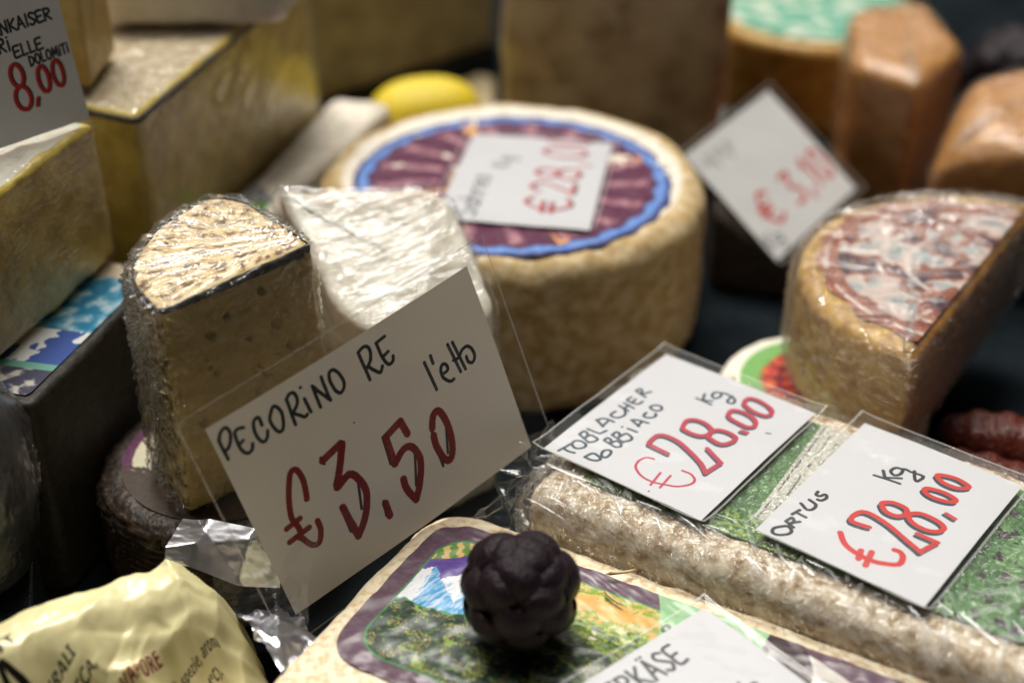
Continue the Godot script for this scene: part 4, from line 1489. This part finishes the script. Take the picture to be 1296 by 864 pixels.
const WRITING := {
	"pec": [
		["ink", 1.75, [[22,71,22,77,21,86,21,99,21,122,22,149,22,169], [23,74,26,67,31,56,37,47,44,42,51,39,57,41,60,49,62,61,62,73,59,85,55,97,51,107,46,115,41,122,36,127,31,129,27,130,24,131], [105,83,100,80,93,76,86,75,81,76,76,80,73,87,71,99,70,115,69,131,69,143,69,155,70,165,73,176,77,186,81,192,86,195,92,194,98,191,103,184,107,174,109,168], [87,133,69,140], [159,118,159,108,160,95,160,85,158,79,155,76,151,76,147,78,141,83,137,91,134,103,131,118,130,132,130,145,131,158,133,169,135,178,139,185,143,188,148,188,153,184,158,178,162,170,165,160,167,153], [193,101,198,93,205,81,211,73,216,72,220,75,223,81,226,90,229,101,230,114,229,128,226,143,223,156,220,168,215,178,211,186,206,189,201,189,197,185,193,176,190,163,188,151,187,139,187,127,187,117,190,108,193,101,195,97], [260,76,260,88,259,106,258,125,256,150,255,178,254,198], [260,76,264,72,269,66,274,62,279,61,284,62,288,65,291,71,292,79,293,88,292,98,290,108,287,117,282,125,276,132,271,137,265,142,260,145,256,148], [261,146,265,152,272,162,278,171,283,179,287,186,291,190,295,190,299,188,301,186], [313,117,313,125,313,136,314,148,314,162,314,175,315,185], [316,63,316,63], [352,86,352,100,351,120,350,140,350,159,349,177,349,190], [352,86,357,100,363,121,370,140,377,158,383,176,388,188], [388,188,387,174,387,153,388,131,388,110,389,88,390,72], [411,104,413,96,415,85,419,76,424,72,430,71,435,73,439,79,443,89,447,100,449,113,451,127,452,140,451,151,449,161,446,169,441,177,434,183,428,185,423,181,419,173,415,163,413,149,412,132,411,118,411,109,412,102,412,98], [533,68,533,87,533,114,533,140,534,166,534,190,534,208], [533,68,539,65,547,61,554,59,560,60,566,64,570,70,572,79,572,90,571,101,568,112,564,123,560,133,553,141,546,148,540,153], [547,152,551,162,557,176,563,187,568,196,572,203,577,206,582,201,587,192,591,185], [601,76,601,91,601,113,601,133,602,150,604,164,606,177,609,186,612,194,617,198,622,198,628,195,632,191,635,185,637,177,638,172], [636,70,601,76], [628,141,608,148], [731,286,737,436], [760,274,759,314], [783,387,788,387,795,386,800,383,802,377,803,368,802,361,800,354,796,348,791,345,787,346,782,351,778,358,775,368,774,382,774,394,775,405,779,415,783,424,787,431,791,437,796,441,801,443,806,442,810,441], [832,275,842,429], [851,279,862,431], [831,358,837,360,845,362,853,362,860,355,867,346,874,339,883,336,891,335,898,338,904,347,909,359,911,372,912,383,912,394,910,404,906,413,901,420,895,423,890,421,885,415,881,408,880,398,880,387,881,379]]],
		["backlit_red", 3.00, [[188,532,193,510,198,480,202,452,203,427,201,404,198,387,193,378,187,375,180,377,174,384,168,395,161,412,152,436,142,466,134,494,127,522,122,549,119,568], [122,683,127,700,134,724,142,742,150,751,159,755,167,752,175,740,182,722,188,703,190,685,190,667,190,654], [91,604,142,595], [82,669,157,659], [119,578,122,596,126,622,127,644,125,659,120,671,117,678]]],
		["ink", 1.50, [[659,687,659,792], [667,596,660,685], [587,508,583,551], [364,604,339,730], [277,660,276,798], [287,551,338,460], [582,646,543,793], [505,717,502,795], [417,764,407,835], [498,483,489,621], [283,399,286,434], [720,629,692,748]]],
		["backlit_red", 3.90, [[285,416,360,393], [365,400,358,417,348,441,337,469,322,503,305,540,293,567], [296,569,310,561,329,550,345,546,355,554,363,569,368,588,373,611,377,639,377,666,372,693,363,720,354,745,345,764,336,781,326,797,314,814,301,829,293,840], [293,840,291,813,289,774,286,739,285,711,284,686,283,669], [420,778,418,846], [582,539,575,465], [575,465,507,491], [507,491,502,632], [503,634,516,622,533,605,549,595,561,594,572,600,581,612,587,633,591,660,592,686,588,708,582,730,575,752,567,772,559,792,551,810,541,828,531,845,524,856], [524,856,519,836,512,807,508,780,507,758,509,739,510,726], [672,591,676,576,683,556,690,540,698,532,706,528,713,531,719,542,723,561,726,583,728,609,728,638,727,667,724,695,719,723,713,747,706,765,698,779,690,785,683,783,677,774,671,759,667,736,664,706,662,679,663,658,665,639,667,627]]],
		["ink", 0.90, [[429,342,429,342]]],
	],
	"tob": [
		["navy", 1.60, [[24,75,37,78,57,83,73,87,83,88,91,89,95,89], [51,85,50,96,48,110,47,123,49,136,52,148,54,157], [101,97,109,93,119,92,127,94,134,101,140,110,143,120,143,132,141,146,138,157,132,164,125,169,118,170,110,168,102,162,95,156,90,148,87,139,86,130,89,118,94,106,101,97], [180,78,155,163], [180,78,190,78,202,79,211,82,213,90,211,101,207,110,199,116,188,121,180,123,175,122,171,120,169,117], [175,122,184,123,196,126,205,131,208,141,207,153,205,165,204,173,201,181,197,186,190,187,182,185,174,181,167,175,161,167,157,161], [235,86,240,164], [240,164,276,178], [320,74,293,140], [315,78,325,81,339,87,349,98,353,119,353,145,352,163], [300,134,342,133], [428,111,420,109,407,107,397,107,391,110,387,115,385,122,384,132,385,143,389,153,395,160,404,166,414,170,423,172,432,171,441,168,449,161,457,152,463,145], [477,95,468,165], [510,102,501,174], [469,131,508,137], [574,99,565,97,552,94,542,95,537,104,535,117,534,131,535,145,538,160,543,171,553,175,565,175,574,175], [543,133,570,131], [630,83,613,163], [630,83,638,84,649,86,657,90,657,97,653,105,647,112,638,118,626,122,618,126], [620,129,668,157], [55,223,55,235,54,251,55,266,59,278,63,288,66,294], [55,223,68,226,86,231,99,239,102,251,100,266,97,278,94,289,90,297,85,302,79,302,72,298,66,294], [118,280,128,275,139,273,149,273,156,280,162,289,164,298,162,305,156,311,148,316,138,319,126,320,116,319,110,315,106,308,104,301,106,293,111,286,118,280], [210,218,198,298], [210,218,217,218,227,219,234,222,235,230,234,240,230,249,221,255,211,259,203,262], [205,265,215,266,229,269,239,275,240,286,238,300,234,311,228,318,221,322,214,323,208,318,202,309,198,303], [264,226,249,313], [264,226,273,226,285,226,294,229,296,237,294,248,290,256,281,262,271,266,263,269], [269,268,282,270,300,274,312,281,313,294,309,311,304,324,297,331,290,333,281,333,272,327,262,319,255,312], [348,261,351,318], [342,228,342,228], [414,231,393,299], [414,231,419,237,426,246,431,259,435,280,439,304,441,321], [393,290,433,286], [507,256,499,255,488,256,480,258,475,264,473,273,473,282,477,292,483,302,490,310,498,314,506,315,514,314,519,311,523,305,526,300], [555,241,564,241,574,245,583,252,588,260,592,271,593,281,590,290,584,298,578,303,570,305,562,304,555,301,550,293,546,283,545,272,546,260,550,248,555,241], [756,396,754,496], [810,411,760,435], [760,435,781,483], [866,484,864,473,860,459,854,449,843,447,830,448,820,452,813,461,809,472,809,482,815,488,826,493,838,496,848,493,859,487,868,487,872,494,874,507,873,521,871,538,867,557,861,572,851,582,839,588,829,590,823,586,819,578,817,569,817,562,820,555,827,550,841,547,860,547,874,546]]],
		["navy", 2.50, [[286,568,292,440], [301,433,320,430,346,428,368,430,380,439,389,453,393,472,395,496,394,523,390,553,382,585,371,619,359,653,346,687,332,720,317,751,300,778,283,801,271,817], [271,817,372,836], [372,836,428,711], [493,501,510,493,532,486,551,484,564,489,575,500,582,513,587,529,589,549,588,569,585,590,578,611,570,628,560,640,548,647,536,649,522,646,508,638,496,628,488,614,483,597,480,580,479,562,480,543,482,527,483,516,486,508,493,501], [515,647,533,644,555,647,573,655,583,669,589,688,592,708,592,730,589,753,584,771,578,780,571,785,561,787,549,786,534,781,521,775,510,767,501,757,495,744,493,729,494,711,497,694,500,676,505,659,515,647], [720,629,733,625,749,625,761,629,769,641,773,658,776,677,776,697,774,718,771,737,764,756,756,773,746,786,735,796,722,802,710,803,700,798,691,787,685,773,684,755,686,734,689,713,691,694,693,675,697,658,703,646,710,636,720,629], [844,642,859,637,876,635,890,638,899,647,903,661,906,677,906,696,904,717,900,738,893,760,884,781,874,799,863,810,850,817,839,819,829,816,819,808,813,797,809,779,809,757,810,735,813,714,817,694,823,677,829,662,835,650,844,642]]],
		["navy", 3.00, [[641,769,644,795]]],
		["rose", 2.70, [[302,560,309,432], [318,425,337,422,363,420,385,422,397,431,406,446,410,464,412,488,411,516,407,546,399,578,388,612,376,646,363,680,348,713,334,744,317,771,299,794,287,810], [287,810,389,830], [389,830,445,703], [510,494,527,486,549,478,568,476,582,482,592,492,600,505,604,522,606,541,606,561,602,582,595,604,587,621,577,632,565,639,553,642,539,639,525,631,513,620,505,607,500,590,497,573,496,554,497,536,499,520,500,509,503,501,510,494], [532,640,550,637,572,640,590,648,601,662,606,681,609,701,609,723,606,746,601,764,595,773,587,778,578,780,565,779,551,774,538,768,527,760,518,750,512,737,510,722,511,704,514,687,517,669,522,652,532,640], [738,622,751,618,766,617,779,622,786,634,791,651,793,670,794,689,792,710,788,730,782,749,773,766,763,779,752,789,739,795,727,796,717,791,708,780,702,766,701,748,703,727,706,706,708,686,710,667,714,651,720,638,728,628,738,622], [862,634,876,629,894,628,908,631,916,640,921,653,924,670,924,688,922,709,917,730,911,752,902,774,892,792,880,803,868,810,856,812,846,809,837,802,830,790,827,772,826,750,827,728,830,707,835,687,841,669,846,655,853,643,862,634]]],
		["rose", 3.00, [[657,769,660,795]]],
		["rose", 1.40, [[229,529,227,518,224,503,218,490,208,482,195,477,181,474,168,475,154,478,141,484,130,493,120,506,112,520,103,538,96,559,92,580,91,602,93,624,96,646,101,668,106,689,113,709,118,728,124,745,133,760,147,776,164,791,179,800,192,804,204,803,215,798,225,787,233,772,239,756,240,737,238,718,237,703], [165,623,70,636], [175,678,79,688]]],
		["ink", 1.00, [[30,658,30,658], [712,881,721,902]]],
	],
	"ort": [
		["ink", 1.80, [[651,289,663,441], [709,309,657,354], [665,354,705,425], [773,391,771,380,769,365,763,354,752,347,739,344,727,345,717,354,708,368,706,381,712,391,723,399,736,404,751,402,767,397,778,398,781,408,779,423,777,442,780,467,784,496,782,516,767,521,746,516,732,510,729,505,732,497,740,489,756,477,778,463,793,454], [83,97,74,87,63,77,53,72,42,73,32,78,25,85,23,96,23,109,28,123,36,137,48,152,59,162,69,165,79,164,86,159,93,150,99,137,101,125,98,115,91,106,83,97], [125,95,109,154], [125,95,136,97,151,101,161,106,160,114,154,123,147,130,139,130,129,128,123,126], [130,126,158,158], [181,93,227,108], [203,103,199,166], [270,84,263,100,253,121,248,139,252,151,261,160,271,164,282,165,293,162,302,155,307,140,311,120,314,106], [388,108,381,109,370,111,363,115,361,122,361,131,365,139,373,144,383,148,389,154,387,162,380,170,371,175,361,175,349,170,341,165,337,157,337,148,337,142]]],
		["navy", 2.60, [[287,484,282,455,276,416,276,386,286,373,301,369,317,369,333,372,349,380,362,392,368,407,370,426,370,450,366,483,359,521,350,560,339,596,327,632,314,670,299,715,284,763,272,796], [272,796,372,836], [372,836,374,718], [472,447,482,457,494,473,501,492,504,517,503,546,499,569,489,584,475,592,462,594,449,589,436,578,427,563,422,543,422,521,424,500,430,483,439,468,449,457,456,449,464,445,472,447], [472,609,484,617,497,632,507,652,511,679,511,710,509,739,505,764,498,787,489,803,478,811,466,813,455,809,443,798,433,782,425,762,421,738,421,711,422,686,426,665,432,646,440,630,449,618,460,610,472,609], [671,576,679,575,689,580,697,592,703,614,709,644,711,672,710,700,705,728,699,748,691,757,681,759,672,754,665,741,658,722,652,700,649,675,647,648,649,624,654,604,662,587,671,576], [802,578,810,577,817,584,823,598,830,620,836,649,838,678,835,707,829,736,822,757,815,766,808,766,800,760,791,748,781,730,774,709,771,684,772,655,775,630,782,608,793,589,802,578]]],
		["navy", 2.40, [[580,763,568,821]]],
		["red", 2.80, [[307,483,302,454,296,415,296,385,306,372,321,368,337,368,353,372,370,380,382,391,388,406,391,425,390,450,386,482,379,521,370,559,360,595,348,631,335,669,320,715,304,762,293,796], [293,796,393,835], [393,835,395,717], [493,446,503,456,514,472,522,491,525,517,524,546,520,569,510,583,496,591,483,593,470,588,457,577,447,562,443,543,442,520,444,499,451,482,460,468,469,456,477,449,484,444,493,446], [493,609,505,617,518,632,528,651,532,678,532,709,530,738,526,764,519,786,510,802,500,811,487,813,476,808,464,798,454,781,446,761,442,737,442,710,443,685,447,664,453,645,461,630,470,618,481,610,493,609], [692,576,700,574,710,579,718,592,724,614,730,643,732,672,731,700,726,727,720,747,712,757,703,759,694,754,686,741,679,721,674,699,670,675,668,648,670,624,675,603,683,586,692,576], [823,577,831,576,838,583,844,597,851,619,857,648,860,677,857,707,850,736,843,757,836,765,829,765,821,760,812,748,802,730,795,709,793,683,793,654,796,629,804,607,814,588,823,577]]],
		["red", 2.30, [[598,767,586,825]]],
		["red", 3.00, [[198,381,184,396,164,417,147,441,136,465,128,492,123,520,119,549,117,579,118,608,121,634,126,659,134,683,143,708,154,732,166,748,182,753,200,749,215,743,227,734,235,722,240,710,241,699,239,688,237,680], [149,539,95,559], [167,591,77,613]]],
	],
	"wheel": [
		["ink", 1.60, [[118,115,108,109,93,102,81,100,70,107,60,120,56,133,62,146,75,159,87,172,99,184,112,196,118,208,112,224,100,240,87,250,74,248,62,239,52,232], [68,55,73,64,80,76,87,82,94,76,101,64,105,55], [167,168,172,168,177,171,182,175,186,180,189,187,191,194,192,202,192,211,192,219,190,227,187,234,183,240,179,244,174,247,169,248,164,248,159,245,154,241,150,236,147,229,145,222,144,214,144,205,144,197,146,189,149,182,153,176,157,172,162,169,167,168], [195,168,196,250], [226,100,226,250], [227,190,233,181,242,169,250,163,258,167,266,177,271,190,273,210,272,233,271,250], [306,168,306,250], [307,198,311,190,317,179,323,172,330,171,337,173,343,175], [372,208,385,208,404,208,416,205,419,196,416,184,411,175,405,169,397,165,389,166,381,175,374,190,370,205,371,221,377,237,384,247,395,247,407,242,416,238], [488,175,480,172,470,168,462,168,456,173,453,181,453,190,461,198,472,206,480,214,484,224,484,235,480,242,471,246,458,246,448,246]]],
		["ink", 1.30, [[606,220,606,350], [662,226,609,292], [611,285,664,347], [707,275,711,275,716,277,720,280,723,284,726,289,728,294,729,300,729,307,728,313,726,319,724,324,721,328,717,331,713,333,708,334,704,334,699,332,696,329,692,325,690,320,688,315,687,309,686,302,687,296,689,290,691,285,695,281,698,278,703,276,707,275], [730,278,731,302,733,336,732,363,727,380,719,390,711,396,703,392,695,383,690,376]]],
		["navy", 2.20, [[290,586,274,572,251,554,229,550,208,570,189,604,175,640,168,677,166,716,171,754,185,792,206,828,229,850,252,846,277,828,295,814], [140,670,251,664], [140,730,246,724], [354,610,366,590,384,563,402,550,423,560,444,583,455,610,454,636,445,665,429,700,404,748,373,803,351,841], [351,841,469,835], [573,553,583,554,593,559,601,566,609,575,615,587,620,601,622,615,622,631,621,645,617,659,611,672,604,682,595,690,585,695,575,697,565,696,555,691,547,684,539,675,533,663,528,649,526,635,526,619,527,605,531,591,537,578,544,568,553,560,563,555,573,553], [572,697,585,698,597,703,608,710,617,720,625,733,630,747,633,762,633,778,631,793,627,807,619,821,611,831,600,839,588,845,576,847,564,846,551,841,540,834,531,824,523,811,518,797,515,782,515,766,517,751,521,737,529,723,537,713,548,705,560,699,572,697], [706,820,686,895], [829,553,841,556,853,565,863,579,872,598,880,623,885,651,888,680,888,712,886,741,882,769,875,795,866,816,856,832,844,843,833,847,821,844,809,835,799,821,790,802,782,777,777,749,774,720,774,688,776,659,780,631,787,605,796,584,806,568,818,557,829,553], [997,553,1008,556,1020,565,1031,579,1040,598,1047,623,1052,651,1055,680,1055,712,1053,741,1049,769,1042,795,1033,816,1023,832,1012,843,1000,847,988,844,976,835,966,821,957,802,949,777,944,749,941,720,941,688,943,659,948,631,955,605,963,584,973,568,985,557,997,553]]],
		["red", 2.00, [[295,571,279,557,256,539,234,535,213,555,194,589,180,625,173,662,171,701,176,739,190,777,211,813,234,835,257,831,282,813,300,799], [145,655,256,649], [145,715,251,709], [359,595,371,575,389,548,407,535,428,545,449,568,460,595,459,621,450,650,434,685,409,733,378,788,356,826], [356,826,474,820], [578,538,588,539,598,544,606,551,614,560,620,572,625,586,627,600,627,616,626,630,622,644,616,657,609,667,600,675,590,680,580,682,570,681,560,676,552,669,544,660,538,648,533,634,531,620,531,604,532,590,536,576,542,563,549,553,558,545,568,540,578,538], [577,682,590,683,602,688,613,695,622,705,630,718,635,732,638,747,638,763,636,778,632,792,624,806,616,816,605,824,593,830,581,832,569,831,556,826,545,819,536,809,528,796,523,782,520,767,520,751,522,736,526,722,534,708,542,698,553,690,565,684,577,682], [711,805,691,880], [834,538,846,541,858,550,868,564,877,583,885,608,890,636,893,665,893,697,891,726,887,754,880,780,871,801,861,817,849,828,838,832,826,829,814,820,804,806,795,787,787,762,782,734,779,705,779,673,781,644,785,616,792,590,801,569,811,553,823,542,834,538], [1002,538,1013,541,1025,550,1036,564,1045,583,1052,608,1057,636,1060,665,1060,697,1058,726,1054,754,1047,780,1038,801,1028,817,1017,828,1005,832,993,829,981,820,971,806,962,787,954,762,949,734,946,705,946,673,948,644,953,616,960,590,968,569,978,553,990,542,1002,538]]],
	],
	"right": [
		["ink", 1.30, [[60,100,70,170], [130,100,120,200], [160,100,170,230], [230,100,220,170], [260,100,270,200], [330,100,320,230], [360,100,370,170]]],
		["red", 3.20, [[315,581,298,569,274,553,251,550,230,567,211,596,196,628,189,660,187,694,192,727,207,760,228,791,251,810,276,807,302,791,320,779], [160,654,274,649], [160,706,269,701], [486,563,515,559,555,556,577,563,565,589,536,626,520,659,536,681,565,699,584,719,583,747,571,776,555,797,531,803,504,800,484,797], [664,784,644,849], [726,615,762,550], [762,550,762,810], [888,553,900,555,912,563,923,575,932,592,940,614,946,637,948,663,949,690,947,716,942,740,935,763,926,781,916,794,904,804,892,807,879,805,867,797,856,785,847,768,839,746,834,723,831,697,831,670,833,644,838,620,845,597,854,579,864,566,876,556,888,553]]],
		["navy", 1.40, [[27,800,27,930], [86,806,29,872], [31,865,88,927], [135,855,139,855,144,857,148,860,152,864,155,869,157,874,158,880,158,887,157,893,155,899,152,904,149,908,145,911,140,913,136,914,131,914,126,912,122,909,119,905,116,900,114,895,113,889,113,882,113,876,115,870,118,865,121,861,125,858,130,856,135,855], [159,858,161,882,162,916,161,943,156,960,147,970,139,976,130,972,122,963,116,956]]],
	],
	"left": [
		["ink", 1.30, [[706,400,699,400,690,400,682,403,680,410,680,420,681,430,680,440,680,451,683,458,690,460,701,458,708,456], [682,430,702,428], [717,459,718,400], [718,400,744,456], [744,456,745,398], [758,397,758,457], [783,399,759,430], [760,427,784,455], [793,456,808,395], [808,395,824,455], [798,435,819,432], [837,394,837,454], [874,399,870,397,865,394,860,393,856,396,852,401,850,407,853,412,858,417,862,422,867,427,872,431,874,436,872,442,867,449,862,453,858,452,852,449,849,446], [909,393,902,392,893,392,885,395,883,402,883,412,884,422,884,433,883,443,886,450,893,452,904,450,911,448], [885,422,905,420], [920,451,921,392], [921,393,927,393,936,393,942,395,945,400,945,407,943,413,937,417,928,420,922,422], [925,422,947,450], [688,545,688,476], [688,477,695,477,704,478,710,481,713,487,713,495,711,502,705,506,696,509,689,511], [693,511,715,545], [731,496,731,545], [731,478,731,478], [771,530,764,530,755,530,747,533,745,540,745,550,746,560,745,570,745,581,748,588,755,589,766,587,773,585], [747,560,767,557], [783,528,783,586], [783,586,805,583], [816,526,817,584], [817,584,838,581], [873,523,866,523,856,524,849,526,847,534,847,544,848,554,847,564,847,575,850,582,857,583,867,581,875,579], [849,554,868,551]]],
		["ink", 1.20, [[802,601,802,649], [802,601,806,603,812,605,817,609,819,614,820,620,820,626,819,632,816,639,814,644,810,647,805,648,802,649], [838,598,840,599,842,600,844,602,846,605,847,609,848,613,849,618,849,623,848,628,847,633,846,637,845,641,843,643,841,645,839,646,837,646,835,645,833,642,831,639,830,635,829,631,828,626,828,621,829,616,830,612,831,607,832,604,834,601,836,599,838,598], [858,596,858,644], [858,644,873,642], [891,594,893,595,895,596,897,598,899,601,900,605,901,610,901,614,902,620,901,624,900,629,899,633,898,637,896,640,894,642,892,642,890,642,888,641,886,639,884,636,883,632,882,627,881,622,881,617,882,612,882,608,884,603,885,600,887,597,889,595,891,594], [910,642,913,592], [913,592,922,626], [922,626,932,591], [932,591,934,640], [945,605,945,640], [945,592,945,592], [954,590,973,588], [964,589,964,638], [983,602,983,637], [983,589,983,589]]],
		["ink", 2.30, [[733,617,738,618,744,622,749,627,753,635,757,645,759,656,761,667,761,680,760,691,758,702,754,712,750,721,745,727,740,731,734,733,729,732,723,728,718,723,714,715,710,705,708,694,706,683,706,670,707,659,709,648,713,638,717,629,722,623,727,619,733,617], [732,733,739,734,746,737,752,743,758,751,762,761,765,772,767,784,767,797,766,809,763,821,759,831,754,840,748,846,741,851,734,853,728,851,721,848,714,842,709,834,705,824,702,813,700,801,700,788,701,776,704,764,708,754,713,745,719,739,726,734,732,733], [796,817,786,849], [843,664,848,665,853,668,857,674,861,683,864,694,866,706,867,719,867,733,866,747,865,759,862,771,858,781,854,789,849,794,844,796,839,795,834,792,830,786,826,777,823,766,821,754,820,741,820,727,821,713,823,701,825,689,829,679,833,672,838,666,843,664], [913,658,918,659,923,662,927,668,931,677,934,688,936,700,937,713,937,727,937,741,935,753,932,765,928,775,924,783,919,788,914,790,910,789,905,786,900,780,897,771,893,760,891,748,890,735,890,721,891,708,893,695,896,683,899,673,903,666,908,660,913,658]]],
		["red", 1.90, [[727,617,732,618,738,622,743,627,747,635,751,645,753,656,755,667,755,680,754,691,752,702,748,712,744,721,739,727,734,731,728,733,723,732,717,728,712,723,708,715,704,705,702,694,700,683,700,670,701,659,703,648,707,638,711,629,716,623,721,619,727,617], [726,733,733,734,740,737,746,743,752,751,756,761,759,772,761,784,761,797,760,809,757,821,753,831,748,840,742,846,735,851,728,853,722,851,715,848,708,842,703,834,699,824,696,813,694,801,694,788,695,776,698,764,702,754,707,745,713,739,720,734,726,733], [790,817,780,849], [837,664,842,665,847,668,851,674,855,683,858,694,860,706,861,719,861,733,860,747,859,759,856,771,852,781,848,789,843,794,838,796,833,795,828,792,824,786,820,777,817,766,815,754,814,741,814,727,815,713,817,701,819,689,823,679,827,672,832,666,837,664], [907,658,912,659,917,662,921,668,925,677,928,688,930,700,931,713,931,727,931,741,929,753,926,765,922,775,918,783,913,788,908,790,904,789,899,786,894,780,891,771,887,760,885,748,884,735,884,721,885,708,887,695,890,683,893,673,897,666,902,660,907,658]]],
	],
	"kase": [
		["ink", 1.70, [[293,83,279,82,259,81,245,88,240,105,241,130,242,155,241,181,241,207,246,225,261,230,281,226,296,222], [244,155,283,152], [318,230,319,83], [319,84,331,85,348,86,361,92,366,105,367,122,363,137,351,147,333,153,321,158], [327,158,371,230], [396,80,396,230], [446,88,398,162], [400,155,448,227], [470,230,500,80], [500,80,531,230], [480,178,521,173], [488,53,488,53], [512,53,512,53], [604,95,596,89,585,82,575,80,566,87,558,100,556,113,560,126,570,139,580,152,589,164,599,176,604,188,599,204,590,220,580,230,570,228,560,219,553,212], [677,83,662,82,643,81,628,88,624,105,624,130,626,155,625,181,624,207,629,225,644,230,665,226,680,222], [627,155,667,152]]],
		["ink", 1.30, [[706,500,706,630], [754,506,707,572], [709,565,756,627], [793,555,797,555,801,557,804,560,807,564,810,569,811,574,812,580,812,587,812,593,810,599,808,604,805,608,802,611,798,613,794,614,791,614,787,612,783,609,780,605,778,600,776,595,775,589,775,582,776,576,777,570,780,565,782,561,786,558,789,556,793,555], [813,558,815,582,816,616,815,643,810,660,804,670,797,676,790,672,783,663,778,656]]],
	],
}
